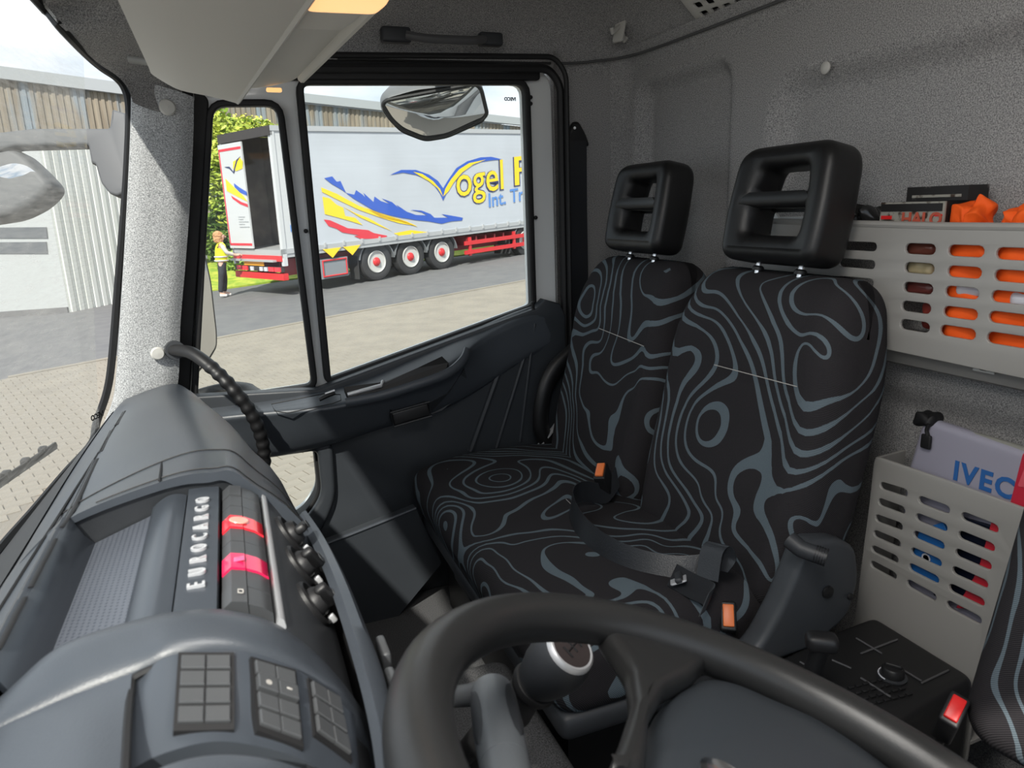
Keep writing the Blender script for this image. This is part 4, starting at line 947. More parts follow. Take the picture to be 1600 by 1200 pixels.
# printed boxes and tape above the panel
bxp = thing('bulb_box', 'worn cardboard bulb box with red and white print on the storage panel', 'box', (1.05, .86, 1.2))
A, B_ = P(1375, 345, x=1.035), P(1475, 345, x=1.035); ht = P(1400, 316, x=1.035).z-1.18
K['card'] = pbr('pale_card', (.33, .32, .28), .7, var=(60, (.05, .03, .02), .52, .62)); K['cardblk'] = pbr('black_card', (.015, .014, .014), .5, var=(50, (.2, .18, .17), .66, .74))
yA, yB = A.y, B_.y
mesh('front_face', box(1.034, 1.037, yB, yA, 1.18, 1.18+ht), K['card'], bxp, smooth=False)
mesh('carton', box(1.037, 1.095, yB, yA, 1.18, 1.18+ht), K['cardblk'], bxp, smooth=False)
mesh('print_band', box(1.0325, 1.0345, yB+.004, yA-.002, 1.18+ht*.74, 1.18+ht*.95), K['cardblk'], bxp, smooth=False)
mesh('print_band', box(1.0330, 1.0345, yA-.024, yA-.003, 1.18+ht*.52, 1.18+ht*.62), K['red'], bxp, smooth=False)
mesh('print_band', box(1.0330, 1.0345, yB+.003, yB+.016, 1.18+ht*.60, 1.18+ht*.66), K['red'], bxp, smooth=False)
K['redink'] = pbr('faded_red_ink', (.5, .09, .05), .6)
mesh('lettering', text_vf('HALO', .027, .0005, frame((1.0318, (yA*.32+yB*.68), 1.18+ht*.52), (0, -1, 0), (0, 0, 1)), bold=.0008), K['redink'], bxp)
b2_ = thing('bulb_box', 'black carton lying on top of the printed bulb box', 'box', (1.07, .8, 1.25))
A, B_ = P(1416, 312, x=1.055), P(1512, 309, x=1.055); mesh('carton', box(1.055, 1.10, B_.y, A.y, 1.18+ht+.0005, P(1460, 291, x=1.055).z), K['cardblk'], b2_, smooth=False)
mesh('torn_flap', box(1.053, 1.0545, B_.y+.01, A.y-.012, 1.18+ht+.006, 1.18+ht+.010), K['card'], b2_, smooth=False)
tp = thing('crumpled_bag', 'crumpled black plastic bag beside the near headrest', 'bag', tuple(P(1352, 335, x=1.05)))
v, f = lumpy(.05, .06, .035, .014, 45, 3); mesh('film', ([p+P(1352, 338, x=1.06) for p in v], f), pbr('black_film', (.02, .02, .02), .18), tp)
for i, (cx, cy, m_) in enumerate(((1440, 388, pbr('brown_wrapper', (.16, .05, .035), .3)), (1440, 418, pbr('cream_wrapper', (.5, .42, .25), .4)), (1440, 449, pbr('maroon_wrapper', (.14, .035, .03), .3)), (1448, 490, pbr('dull_red_wrapper', (.25, .04, .03), .4)))):
    c = P(cx, cy, x=1.05); o = thing('packet', ('brown packet in the top slot left of the orange vests', 'cream packet in the second slot left of the orange vests', 'maroon packet in the third slot left of the orange vests', 'dull red packet in the lowest slots left of the orange vests')[i], 'packet', tuple(c))
    v, f = lumpy(.03, .052 if i < 3 else .03, .024 if i < 3 else .05, .003, 60, i); mesh('wrapper', ([p+c+Vector((0, -.006 if i < 3 else -.012, 0)) for p in v], f), m_, o)
# lower panel
QX = 1.0; YZ2 = frame((QX, 0, 0), (0, 1, 0), (0, 0, 1))
def c8(x, y): return (1320+x/3.333, 620+y/3.333)
raw = [[(190, 455, 330, 505), (180, 540, 318, 595), (165, 625, 305, 680), (155, 705, 295, 768), (145, 785, 283, 850), (140, 865, 273, 935)],
       [(392, 530, 548, 592), (378, 620, 535, 685), (365, 710, 520, 778), (352, 797, 506, 868), (342, 880, 492, 955), (330, 965, 478, 1045)],
       [(618, 615, 798, 690), (602, 712, 780, 788), (586, 805, 763, 883), (570, 897, 745, 978), (553, 988, 727, 1072), (540, 1075, 712, 1165)]]
holes = []
for c in raw:
    for (a, b, c_, d_) in c:
        A, B_ = P(*c8(a+16, b+8), x=QX), P(*c8(c_-16, d_-8), x=QX); holes.append(capsule((A.y, A.z), (B_.y, B_.z), .0068))
ol = [(p.y, p.z) for p in PL(((1368, 712), (1480, 750), (1620, 800)), x=QX)] + [(.585, .80), (.60, .72), (.622, .63), (.632, .54), (.632, .36), (.875, .36)]
ol += [(p.y, p.z) for p in PL(((1338, 960), (1352, 860)), x=QX)]
lw = thing('storage_panel', 'lower light grey slotted panel holding the zip bag behind the console', 'storage panel', (QX, .7, .36))
mesh('front_panel', plate(roundpoly(ol, .012, 3), holes, .006, .0015, YZ2), K['panel'], lw)
A = P(1368, 712, x=QX); mesh('side_return', grid([[(QX, A.y, A.z-.003), (1.09, A.y+.02, A.z-.01)], [(QX, .866, .52), (1.09, .885, .52)], [(QX, .875, .36), (1.09, .89, .36)]], .005), K['panel'], lw)
mesh('pocket_floor', box(QX, 1.10, .63, .87, .40, .406), K['panel'], lw, smooth=False)
BXX = 1.035
bag = thing('zip_bag', 'pale lilac-grey document bag with blue lettering and zip in the lower panel', 'bag', (BXX, .7, .45))
K['bagcloth'] = pbr('lilac_grey_cloth', (.36, .35, .43), .6, bump=(25, .5))
outl = [(p.y, p.z) for p in PL(((1424, 735), (1446, 662), (1460, 655), (1600, 700), (1640, 714)), x=BXX)]
zb_ = .47; outl += [(outl[-1][0]-.0, zb_), (outl[0][0]+.005, zb_)]
mesh('bag_body', plate(roundpoly(outl, .012, 4), [], .026, .011, frame((BXX, 0, 0), (0, 1, 0), (0, 0, 1)), 4), K['bagcloth'], bag)
zp = PL(((1450, 660), (1520, 678), (1600, 702), (1636, 714)), x=BXX); mesh('zip', tube(catmull(zp, 5), .0058, 8, flat=(1.3, .7)), pbr('zip_tape', (.30, .30, .27), .7, bump=(700, .5)), bag)
pl_ = catmull(PL(((1452, 662), (1448, 672), (1450, 682), (1447, 690)), x=BXX-.018), 5); z_ = mesh('zip_pull', tube(pl_, .0032, 8), K['rubber'], bag)
mesh('pull_tab', rbox(.006, .018, .024, .003, 3), K['rubber'], bag).data.transform(T(*(P(1447, 690, x=BXX-.019))))
v, f = lumpy(.03, .035, .02, .006, 60, 2); mesh('zip_end', ([p+P(1450, 655, x=BXX-.004) for p in v], f), K['rubber'], bag)
K['blueink'] = pbr('blue_ink', (.03, .14, .42), .5)
A, B_ = P(1488, 737, x=BXX-.0145), P(1600, 775, x=BXX-.0145)
cen = P(1552, 757, x=BXX-.0142)
mesh('lettering', text_vf('IVECO', .043, .0004, frame((BXX-.0142, P(1489, 737, x=BXX-.0142).y, cen.z), (0, -1, 0), (0, 0, 1)), align='LEFT', bold=.0014, sx=.95, spacing=1.18), K['blueink'], bag)
rf = thing('red_folder', 'red plastic folder edge standing in the lower panel', 'folder', (1.018, .58, .45))
ol = [(p.y, p.z) for p in PL(((1576, 800), (1600, 706), (1640, 718), (1640, 815)), x=1.014)]; mesh('cover', plate(roundpoly(ol, .005), [], .005, .0012, frame((1.014, 0, 0), (0, 1, 0), (0, 0, 1))), pbr('bright_red', (.62, .03, .06), .35), rf)
mesh('cover_window', plate(roundpoly([(p.y, p.z) for p in PL(((1590, 760), (1604, 724), (1632, 733), (1632, 765)), x=1.0105)], .004), [], .0012, 0, frame((1.0105, 0, 0), (0, 1, 0), (0, 0, 1))), pbr('pale_red', (.8, .12, .16), .3), rf)
def leaflet(name, lab, q, x, m_, th=.006):
    o = thing(name, lab, 'booklet', tuple(P(*q[0], x=x))); mesh('cover', plate(roundpoly([(p.y, p.z) for p in PL(q, x=x)], .004), [], th, .001, frame((x, 0, 0), (0, 1, 0), (0, 0, 1))), m_, o); return o
o = leaflet('booklet', 'blue booklet behind the middle column of lower panel slots', ((1418, 905), (1438, 828), (1475, 815), (1490, 850), (1478, 925)), 1.012, pbr('blue_cover', (.02, .14, .42), .35))
c = P(1447, 872, x=1.0085); mesh('emblem', lathe([(.008, 0), (.008, .0006), (.0055, .0006), (.0055, 0)], 20, axis_frame(c, c+Vector((-1, 0, 0)))), K['reflect'], o)
leaflet('booklet', 'red booklet behind the right column of lower panel slots', ((1495, 950), (1530, 890), (1555, 800), (1572, 810), (1545, 950)), 1.0115, pbr('red_cover', (.6, .03, .05), .35))
leaflet('booklet', 'dark navy booklet behind the lower panel slots', ((1480, 800), (1580, 830), (1550, 950), (1460, 930)), 1.0205, pbr('navy_cover', (.008, .012, .03), .4))
# ---- console between the seats
CZ = .53
con = thing('tunnel_console', 'black tunnel console with trays, vent slots and dial between the seats', 'console', (.75, .7, .2))
cnr = [P(1392, 952, z=CZ), P(1562, 1047, z=CZ)]
xr = .985
ol = [(xr, .815), (xr, .625), (.66, .578), (.60, .59), (.60, .765), (.66, .775), (.90, .81)]
mesh('console_body', plate(roundpoly(ol, .02, 4), [], .33, .014, T(0, 0, CZ-.165), 4), K['black'], con)
def cz(px, py, dz=.001): return P(px, py, z=CZ)+Vector((0, 0, dz))
K['edge'] = pbr('worn_edge_grey', (.10, .10, .105), .35)
for q in (((1338, 998), (1378, 1022)), ((1345, 1022), (1402, 1000)), ((1300, 1032), (1330, 1045)), ((1398, 1040), (1440, 1065)), ((1440, 1068), (1482, 1048)), ((1345, 1060), (1395, 1092)), ((1250, 1035), (1262, 1042)), ((1205, 1052), (1215, 1060))):
    mesh('tray_edge', tube([cz(*q[0]), cz(*q[1])], .0016, 6), K['edge'], con)
for i in range(4):
    for j in range(7):
        c = cz(1318+i*11+j*11.5, 1078+i*8.5-j*3+j*4.5*0, .0015); mesh('vent_slot', rbox(.010, .006, .003, .0012, 1), K['rubber'], con).data.transform(T(*(Vector())) @ frame(c, P(1340, 1080, z=CZ)-P(1318, 1086, z=CZ), (0, 1, 0)))
for q in ((1412, 966), (1520, 1030)):
    mesh('screw_hole', lathe([(.006, 0), (.006, .0015), (.004, .0015), (.003, 0)], 12, T(*cz(*q))), K['rubber'], con)
dc = cz(1394, 1058); dl = mesh('dial_bezel', lathe([(.021, 0), (.021, .002), (.018, .003), (.0, .003)], 28, T(*dc)), K['darkplast'], con)
mesh('dial', lathe([(.0165, .003), (.016, .014), (.0135, .017), (0, .0175)], 28, T(*dc)), K['black'], dl)
mesh('dial_pointer', rbox(.006, .024, .007, .0025, 2), K['black'], dl).data.transform(T(*(dc+Vector((0, 0, .019)))) @ Matrix.Rotation(R(35), 4, 'Z'))
arc = [dc+Vector((math.cos(a)*.0195, math.sin(a)*.0195, .0035)) for a in [R(95+95*k/10) for k in range(11)]]; mesh('dial_scale', tube(arc, .0011, 5), K['reflect'], dl)
pb = thing('parking_brake_lever', 'short black parking brake lever with T-shaped grip on the console', 'lever', tuple(cz(1258, 1090)))
base = cz(1258, 1088); tp_ = P(1284, 1003, d=(base-CAM).dot(_f)*.955)
for k in range(3): mesh('gaiter_ring', lathe([(.030-.005*k, .003*k), (.030-.005*k, .003*k+.003), (.024-.005*k, .003*k+.004)], 24, T(*base) @ Matrix.Diagonal((1.25, .9, 1, 1))), K['black'], pb)
mesh('lever_neck', tube(catmull([base, base.lerp(tp_, .45), base.lerp(tp_, .8), tp_], 4), [.017, .0165, .016, .0155, .015, .0148, .0147, .0147, .015, .0155, .016, .016, .016], 16, flat=(1, .8)), K['black'], pb)
v, f = rbox(.044, .030, .026, .010, 4); mesh('lever_grip', v and ([T(*tp_) @ (Matrix.Rotation(R(-35), 4, 'Z') @ p) for p in v], f), K['black'], pb)
# ---- roof fittings
rh = thing('grab_handle', 'dark grey grab handle above the passenger window', 'handle', tuple(P(690, 55, y=1.80)))
hy = 1.815
mesh('mount', rbox(.072, .03, .036, .008, 3), K['darkplast'], rh).data.transform(T(*(P(618, 55, y=hy)))); mesh('mount', rbox(.062, .03, .032, .008, 3), K['darkplast'], rh).data.transform(T(*(P(766, 62, y=hy))))
mesh('grip', tube(catmull([P(635, 55, y=hy-.01), P(665, 60, y=hy-.025), P(700, 62, y=hy-.03), P(735, 63, y=hy-.025), P(755, 62, y=hy-.01)], 6), .0135, 12, flat=(1.1, .75)), pbr('handle_grey', (.10, .10, .105), .5), rh)
o_ = Vector((1.045, 1.4, 1.70)); nv = Vector((-.62, 0, -.78)).normalized()
vt = thing('roof_vent', 'beige air vent grille with square openings above the rear wall', 'vent', tuple(o_))
def pv(px, py): return PP(px, py, o_, nv)
A, B_, D_ = pv(1096, 37), pv(1206, 4), pv(1082, 0)
VM = frame(A, B_-A, D_-A); hs_ = []
u_ = (pv(1106, 20)-A); ex = (VM.inverted() @ pv(1119, 15)).x-(VM.inverted() @ pv(1101, 20)).x
ex = abs(ex); ox = (VM.inverted() @ pv(1102, 20)).x; oy = (VM.inverted() @ pv(1102, 20)).y; ey = abs((VM.inverted() @ pv(1098, 5)).y-oy)
for i in range(9):
    for j in range(4): hs_.append(rrect(ox+ex*i-ex*.34, ox+ex*i+ex*.34, oy+ey*j-ey*.32, oy+ey*j+ey*.32, ex*.12, 2))
mesh('grille', plate(rrect(ox-ex*1.0, ox+ex*9, 0, oy+ey*4, .006), hs_, .006, .001, VM), K['lightgrey'], vt)
mesh('vent_box', plate(rrect(ox-ex*.8, ox+ex*8.8, .004, oy+ey*3.9, .006), [], .004, 0, VM @ T(0, 0, -.012 if (VM.to_3x3() @ Vector((0, 0, 1))).dot(nv) > 0 else .012)), K['rubber'], vt)
hk = thing('coat_hook', 'small grey coat hook in the roof corner above the rear wall', 'hook', tuple(P(968, 50, x=1.03)))
hM = frame(P(968, 48, x=1.03), (.35, -.9, 0), (.25, .1, .95))
mesh('back_plate', plate(rrect(-.017, .017, -.03, .03, .007), [], .008, .003, hM), K['lightgrey'], hk)
mesh('prong', tube([hM @ Vector(p) for p in ((0, .012, 0), (0, -.004, -.016), (0, -.016, -.026), (0, -.006, -.032))], .0055, 10), K['lightgrey'], hk)
mesh('prong', tube([hM @ Vector(p) for p in ((0, .012, 0), (0, -.004, .016), (0, -.016, .026), (0, -.006, .032))], .0055, 10), K['lightgrey'], hk)
for q in ((1291, 106), (1512, 623)):
    c = P(*q, x=1.135 if q[1] > 200 else 1.098); o = mesh('wall_clip', lathe([(.011, 0), (.0115, .003), (.008, .006), (0, .007)], 20, axis_frame(c, c+Vector((-1, 0, 0)))), K['lightgrey'], bpy.data.objects['wall_rear'])
# sun visor and overhead shelf
vs = thing('sun_visor', 'large light grey sun visor folded under the windscreen header', 'sun visor', (0, 1.1, 1.47))
A, B_, C_, D_ = P(240, 122, y=1.46), P(368, 161, y=1.50), P(482, -4, y=.80), P(182, -4, y=.80)
def ext(p, q, t): return p+(q-p)*t
C2, D2 = ext(B_, C_, 1.5), ext(A, D_, 1.5)
rows = [[A+Vector((.012, .03, 0)), A.lerp(B_, .3)+Vector((0, .035, -.002)), A.lerp(B_, .7)+Vector((0, .012, 0)), B_]]
for t in (.06, .15, .4, .7, 1.0): rows.append([A.lerp(D2, t), A.lerp(D2, t).lerp(B_.lerp(C2, t), .3)+Vector((0, 0, -.004)), A.lerp(D2, t).lerp(B_.lerp(C2, t), .7)+Vector((0, 0, -.004)), B_.lerp(C2, t)])
mesh('visor_board', grid(smooth_rows(rows, 5, 5), .018, (.0, .0, 1)), K['visor'], vs)
mesh('visor_edge', tube([B_.lerp(C2, t)+Vector((.004, 0, .006)) for t in (0, .3, .6, 1)], .008, 8, flat=(.7, 1.1)), K['lightgrey'], vs)
c = P(222, 101, y=1.40); mesh('visor_pivot', tube([c+Vector((-.02, .01, .01)), c+Vector((.018, .005, .004))], .006, 10), pbr('pivot_grey', (.22, .22, .21), .5), vs)
oc = thing('overhead_shelf', 'light grey overhead shelf with reading lamp housing beside the visor', 'shelf', (.15, 1.2, 1.5))
q = [P(376, 150, y=1.56), P(412, 146, y=1.585), P(452, 138, y=1.585), P(470, 128, y=1.56)]
q2 = [P(480, -4, y=.86), P(505, -4, y=.88), P(560, -4, y=.93), P(603, -4, y=.97)]
rows = [[ext(a, b, t)+Vector((0, 0, .012)) for a, b in zip(q, q2)] for t in (0, .3, .6, 1.0, 1.5)]
mesh('shelf_board', grid(smooth_rows(rows, 4, 4), .03, (0, 0, 1)), K['visor'], oc)
mesh('shelf_edge', tube([ext(q[3], q2[3], t)+Vector((.004, 0, .012)) for t in (-.01, .3, .7, 1.4)], .011, 10, flat=(.9, 1.2)), K['visor'], oc)
lp = [P(a, b, y=1.12) for a, b in ((434, 46), (535, 50), (560, 36), (600, -30), (470, -40))]
lv_ = [p+Vector((0, 0, .0)) for p in lp]+[p+Vector((0, 0, .05)) for p in lp]
lh = mesh('lamp_housing', plate(roundpoly([(p.x, p.y) for p in (P(434, 46, z=1.474), P(536, 50, z=1.474), P(562, 34, z=1.474), P(612, -40, z=1.474), P(455, -46, z=1.474))], .015, 4), [], .05, .008, T(0, 0, 1.499), 3), K['visor'], oc)
mesh('lamp_lens', plate(roundpoly([(p.x, p.y) for p in (P(476, 15, z=1.466), P(588, 20, z=1.466), P(606, 5, z=1.466), P(625, -40, z=1.466), P(478, -40, z=1.466))], .012, 4), [], .014, .005, T(0, 0, 1.470), 3), K['amber'], lh)
c = P(428, 139, y=1.59); mesh('marker_lens', rbox(.03, .012, .008, .003, 2), K['amber'], oc).data.transform(T(*(c+Vector((0, 0, -.002)))))
# ================================================================== outside: mirrors on the truck
def fan(outline, M, bulge, rings=6, back=False):
    """convex disc from a 2-D outline (local XY), bulging along +z"""
    c = Vector((sum(p[0] for p in outline)/len(outline), sum(p[1] for p in outline)/len(outline), 0)); v = []; f = []; n = len(outline)
    for k in range(rings):
        s = 1-k/rings
        for p in outline: v.append(M @ Vector((c.x+(p[0]-c.x)*s, c.y+(p[1]-c.y)*s, bulge*(1-s*s))))
    v.append(M @ Vector((c.x, c.y, bulge)))
    for k in range(rings-1):
        for i in range(n): j = (i+1) % n; f.append((k*n+i, k*n+j, (k+1)*n+j, (k+1)*n+i))
    for i in range(n): f.append(((rings-1)*n+i, (rings-1)*n+(i+1) % n, rings*n))
    return v, f
def toward(M, p):   # make local z of M point to p
    o = M.to_translation()
    return M if (M.to_3x3() @ Vector((0, 0, 1))).dot(Vector(p)-o) > 0 else M @ Matrix.Diagonal((-1, 1, -1, 1))
km = thing('kerb_mirror', 'wide grey kerb mirror hanging outside the top of the passenger window', 'mirror', tuple(P(690, 130, y=2.12)))
c = P(682, 175, y=2.14); nv_ = Vector((-.19, -.71, -.68)).normalized(); KM = toward(frame(c, (1, -.2, 0), nv_.cross(Vector((1, -.2, 0)))), CAM); KI = KM.inverted()
def kl(q, dn=0):
    n_ = KM.to_3x3() @ Vector((0, 0, 1)); r_ = KI @ PP(q[0], q[1], c+n_*dn, n_); return (r_.x, r_.y)
ho = [kl(q) for q in ((593, 168), (600, 152), (648, 138), (745, 127), (754, 137), (764, 178), (758, 190), (700, 216), (664, 222), (625, 207), (606, 188))]
hi = [kl(q, .004) for q in ((600, 163), (606, 158), (655, 149), (742, 133), (750, 140), (759, 177), (754, 184), (698, 210), (664, 215), (630, 201), (612, 184))]
hor = roundpoly(ho, .02, 4); hir = roundpoly(hi, .02, 4)
hcx = sum(p[0] for p in hor)/len(hor); hcy = sum(p[1] for p in hor)/len(hor)
v = []; f = []; n = len(hor)
for (s, z_) in ((.97, .004), (1.0, -.005), (1.0, -.03), (.9, -.06), (.6, -.085), (.2, -.095)):
    for p in hor: v.append(KM @ Vector((hcx+(p[0]-hcx)*s, hcy+(p[1]-hcy)*s, z_)))
for k in range(5):
    for i in range(n): j = (i+1) % n; f.append((k*n+i, k*n+j, (k+1)*n+j, (k+1)*n+i))
f.append(tuple(5*n+i for i in range(n)))
mesh('housing', (v, f), pbr('mirror_housing', (.12, .125, .13), .45), km)
mesh('mirror_face', fan(hir, KM @ T(0, 0, .005), .022), K['mirror'], km)
mesh('bezel', tube([KM @ Vector((p[0], p[1], .004)) for p in grow(hir, .004)], .006, 8, closed=True), K['rubber'], km)
mesh('mount_arm', tube([P(705, 135, y=2.16), P(690, 118, y=2.10), P(680, 96, y=1.98)], .022, 12), K['black'], km)
dm = thing('door_mirror', 'tall door mirror with black edge outside the quarter light', 'mirror', tuple(P(320, 600, y=2.12)))
c = P(318, 480, y=2.13); nv_ = Vector((.74, -.67, 0)).normalized(); DM = toward(frame(c, (nv_.y*-1, nv_.x, 0), (0, 0, 1)), CAM); DI = DM.inverted()
def dl_(q): r_ = DI @ PP(q[0], q[1], c, DM.to_3x3() @ Vector((0, 0, 1))); return (r_.x, r_.y)
ho = [dl_(q) for q in ((262, 372), (312, 372), (322, 385), (334, 440), (343, 520), (343, 543), (330, 565), (308, 590), (262, 600))]
hr_ = roundpoly(ho, .015, 3)
mesh('housing', plate(hr_, [], .06, .012, DM @ T(0, 0, -.032), 3), K['black'], dm)
mesh('mirror_face', fan(grow(hr_, -.014), DM @ T(0, 0, .0), .008), K['mirror'], dm)
mesh('lower_arm', tube(catmull([P(300, 618, y=2.05), P(345, 606, y=2.06), P(380, 606, y=2.02), P(402, 616, y=1.96)], 5), [.02]*6+[.024]*6+[.02]*4, 10, flat=(1, .6)), K['black'], dm)
fm_ = thing('front_mirror', 'dusty grey front mirror on a bracket outside the windscreen', 'mirror', tuple(P(180, 300, d=2.0)))
def at2(q, d=2.0): return P(q[0], q[1], d=d)
FM = frame(at2((100, 260)), _r, _u); FI = FM.inverted()
def f2(q): r_ = FI @ PP(q[0], q[1], at2((100, 260)), _f); return (r_.x, r_.y)
K['mhouse'] = pbr('grey_mirror_plastic', (.09, .095, .10), .6)
br = [f2(q) for q in ((-30, 222), (0, 212), (60, 205), (178, 205), (182, 175), (204, 182), (212, 300), (190, 310), (178, 306), (165, 290), (156, 260), (150, 260), (145, 230), (30, 233), (-30, 250))]
mesh('bracket', plate(roundpoly(br, .006, 2), [], .05, .008, FM, 2), K['mhouse'], fm_)
pd = roundpoly([f2(q) for q in ((-60, 222), (28, 232), (60, 262), (86, 290), (60, 318), (20, 338), (-60, 350))], [.01, .03, .02, .03, .03, .03, .01], 4)
mesh('pod', plate(pd, [], .09, .02, FM @ T(0, 0, -.03), 3), K['mhouse'], fm_)
mesh('mirror_face', fan(roundpoly([f2(q) for q in ((-60, 292), (0, 266), (30, 258), (50, 262), (76, 288), (56, 310), (15, 328), (-60, 340))], .02, 4), toward(FM, CAM) @ T(0, 0, .022) @ Matrix.Rotation(R(26), 4, 'X'), .012), K['mirror'], fm_)
wp = thing('wiper', 'black windscreen wiper resting along the lower edge of the windscreen', 'wiper', tuple(P(40, 745, z=.82)))
a, b = P(-60, 830, z=.815)+Vector((-.05, 0, 0)), P(118, 692, z=.815)+Vector((-.035, 0, 0))
mesh('blade', tube([a, a.lerp(b, .5), b], .007, 6, flat=(.5, 1.2)), K['rubber'], wp)
mesh('arm', tube([a+Vector((-.03, -.05, -.02)), a.lerp(b, .45)+Vector((-.02, 0, .004)), a.lerp(b, .55)+Vector((-.005, 0, .008))], .006, 6), K['rubber'], wp)
for k in range(6): p = a.lerp(b, .1+.16*k); mesh('blade_clip', rbox(.014, .02, .012, .003, 1), K['rubber'], wp).data.transform(T(*(p+Vector((-.004, 0, .006)))))
# ================================================================== ground
GN = Vector((-.047, -.01, 1)); GO = Vector((0, 0, -.95))
def G(px, py, dz=0): return PP(px, py, GO+Vector((0, 0, dz)), GN)
def gz(x, y, dz=0): return -.95+.047*x+.01*y+dz
K['asphalt'] = pbr('asphalt', (.125, .125, .13), .85, bump=(40, .3), var=(3, (.15, .15, .15), .35, .65))
K['sand'] = pbr('joint_sand', (.20, .18, .15), .9); K['paver'] = pbr('concrete_paver', (.265, .238, .195), .85, var=(2.5, (.22, .198, .165), .35, .7), bump=(90, .3))
def gpoly(pts, dz): return ([Vector((x, y, gz(x, y, dz))) for x, y in pts], [tuple(range(len(pts)))])
o = mesh('ground', gpoly([(-60, -30), (80, -30), (80, 80), (-60, 80)], -.02), K['asphalt'], smooth=False); tag(o, 'grey asphalt road running past the parked trailer', kind='structure')
E1, E2 = G(345, 527), G(820, 438); ed = (E2-E1); ed.z = 0; ed.normalize(); en = Vector((ed.y, -ed.x, 0))      # en points back towards the truck
E0 = E1-ed*3.2; E3 = E1+ed*22
yd = [(E0.x, E0.y), (E3.x, E3.y), (E3.x+en.x*14, E3.y+en.y*14), (E0.x+en.x*14, E0.y+en.y*14)]
yard = mesh('paved_yard', gpoly([yd[0], yd[1], (26, -8), (-9, -8), (-4.5, 8)], -.008), K['sand'], smooth=False); tag(yard, 'pale beige block paving beside the truck', kind='structure')
mesh('kerb', (lambda A, B_: ([A+Vector((0, 0, -.02)), B_+Vector((0, 0, -.02)), B_+en*.12+Vector((0, 0, -.02)), A+en*.12+Vector((0, 0, -.02)), A+Vector((0, 0, .02)), B_+Vector((0, 0, .02)), B_+en*.12+Vector((0, 0, .02)), A+en*.12+Vector((0, 0, .02))], [(4, 5, 6, 7), (0, 1, 5, 4), (1, 2, 6, 5), (2, 3, 7, 6), (3, 0, 4, 7)]))(Vector((E0.x, E0.y, gz(E0.x, E0.y))), Vector((E3.x, E3.y, gz(E3.x, E3.y)))), K['paver'], yard, smooth=False)
def inpoly(p, poly):
    c_ = False; n_ = len(poly)
    for i in range(n_):
        a_, b_ = poly[i], poly[i-1]
        if (a_[1] > p[1]) != (b_[1] > p[1]) and p[0] < (b_[0]-a_[0])*(p[1]-a_[1])/(b_[1]-a_[1])+a_[0]: c_ = not c_
    return c_
views = [[(455, 120), (845, 120), (845, 480), (505, 610)], [(300, 150), (445, 150), (505, 615), (290, 640)], [(395, 690), (500, 690), (500, 800), (440, 810)], [(-20, 560), (190, 555), (190, 700), (-20, 820)]]
def proj(p): q = p-CAM; z_ = q.dot(_f); return (800+FPX*q.dot(_r)/z_, 600-FPX*q.dot(_u)/z_, z_)
PW, PH = .20, .135; cand = []
for i in range(0, 95):
    for j in range(-30, 105):
        p = E1+ed*(j*PW+(PW/2 if i % 2 else 0))+en*(.12+PH/2+i*PH); p.z = gz(p.x, p.y)
        if p.y < 2.6: continue
        q = proj(p)
        if q[2] > 0 and any(inpoly(q, w_) for w_ in views): cand.append((q[2], p))
cand.sort(key=lambda t: t[0])
gx = Vector((ed.x, ed.y, .047*ed.x+.01*ed.y)).normalized(); gm_ = frame((0, 0, 0), gx, en)
def paver_vf():
    hx, hy = PW/2-.004, PH/2-.004; v_ = []
    for z_, s in ((-.02, 0), (.0, 0), (.004, .004)): v_ += [Vector((x*(hx-s), y*(hy-s), z_)) for x, y in ((-1, -1), (1, -1), (1, 1), (-1, 1))]
    f_ = [(8, 9, 10, 11)]
    for k in range(2):
        for i in range(4): j = (i+1) % 4; f_.append((k*4+i, k*4+j, k*4+4+j, k*4+4+i))
    return v_, f_
zf = 1 if (gm_.to_3x3() @ Vector((0, 0, 1))).z > 0 else -1
pv_, pf_ = paver_vf(); pv_ = [gm_.to_3x3() @ Vector((p.x, p.y, p.z*zf)) for p in pv_]
near_ = cand[:300]; first = None
for d_, p in near_:
    if first is None:
        first = mesh('paver', (pv_, pf_), K['paver'], yard, smooth=False); first.location = p; 
    else:
        c_ = first.copy(); COL.objects.link(c_); c_.location = p; c_.parent = yard
mb = MB()
for d_, p in cand[300:]: mb.add((pv_, pf_), T(*p))
if mb.v: o = mesh('paver_field', mb, K['paver'], yard, smooth=False); o['kind'] = 'stuff'
# verge
K['grass'] = pbr('grass', (.22, .34, .03), .9, var=(4, (.45, .47, .06), .4, .65), bump=(30, 1))
V1, V2 = G(360, 450), G(720, 399); vd = (V2-V1); vd.z = 0; vd.normalize(); vn = Vector((-vd.y, vd.x, 0)); rows = []
for i in range(7):
    r_ = []
    for j in range(60):
        p = V1+vd*(-1.2+j*.55)+vn*(i*.7); p.z = gz(p.x, p.y, .02+.10*i+.12*noise.noise(p*.9)*(1 if i else .2)); r_.append(p)
    rows.append(r_)
o = mesh('grass_verge', grid(rows, .1, (0, 0, -1)), K['grass']); tag(o, 'bright green grass verge behind the trailer', 'grass', kind='stuff')
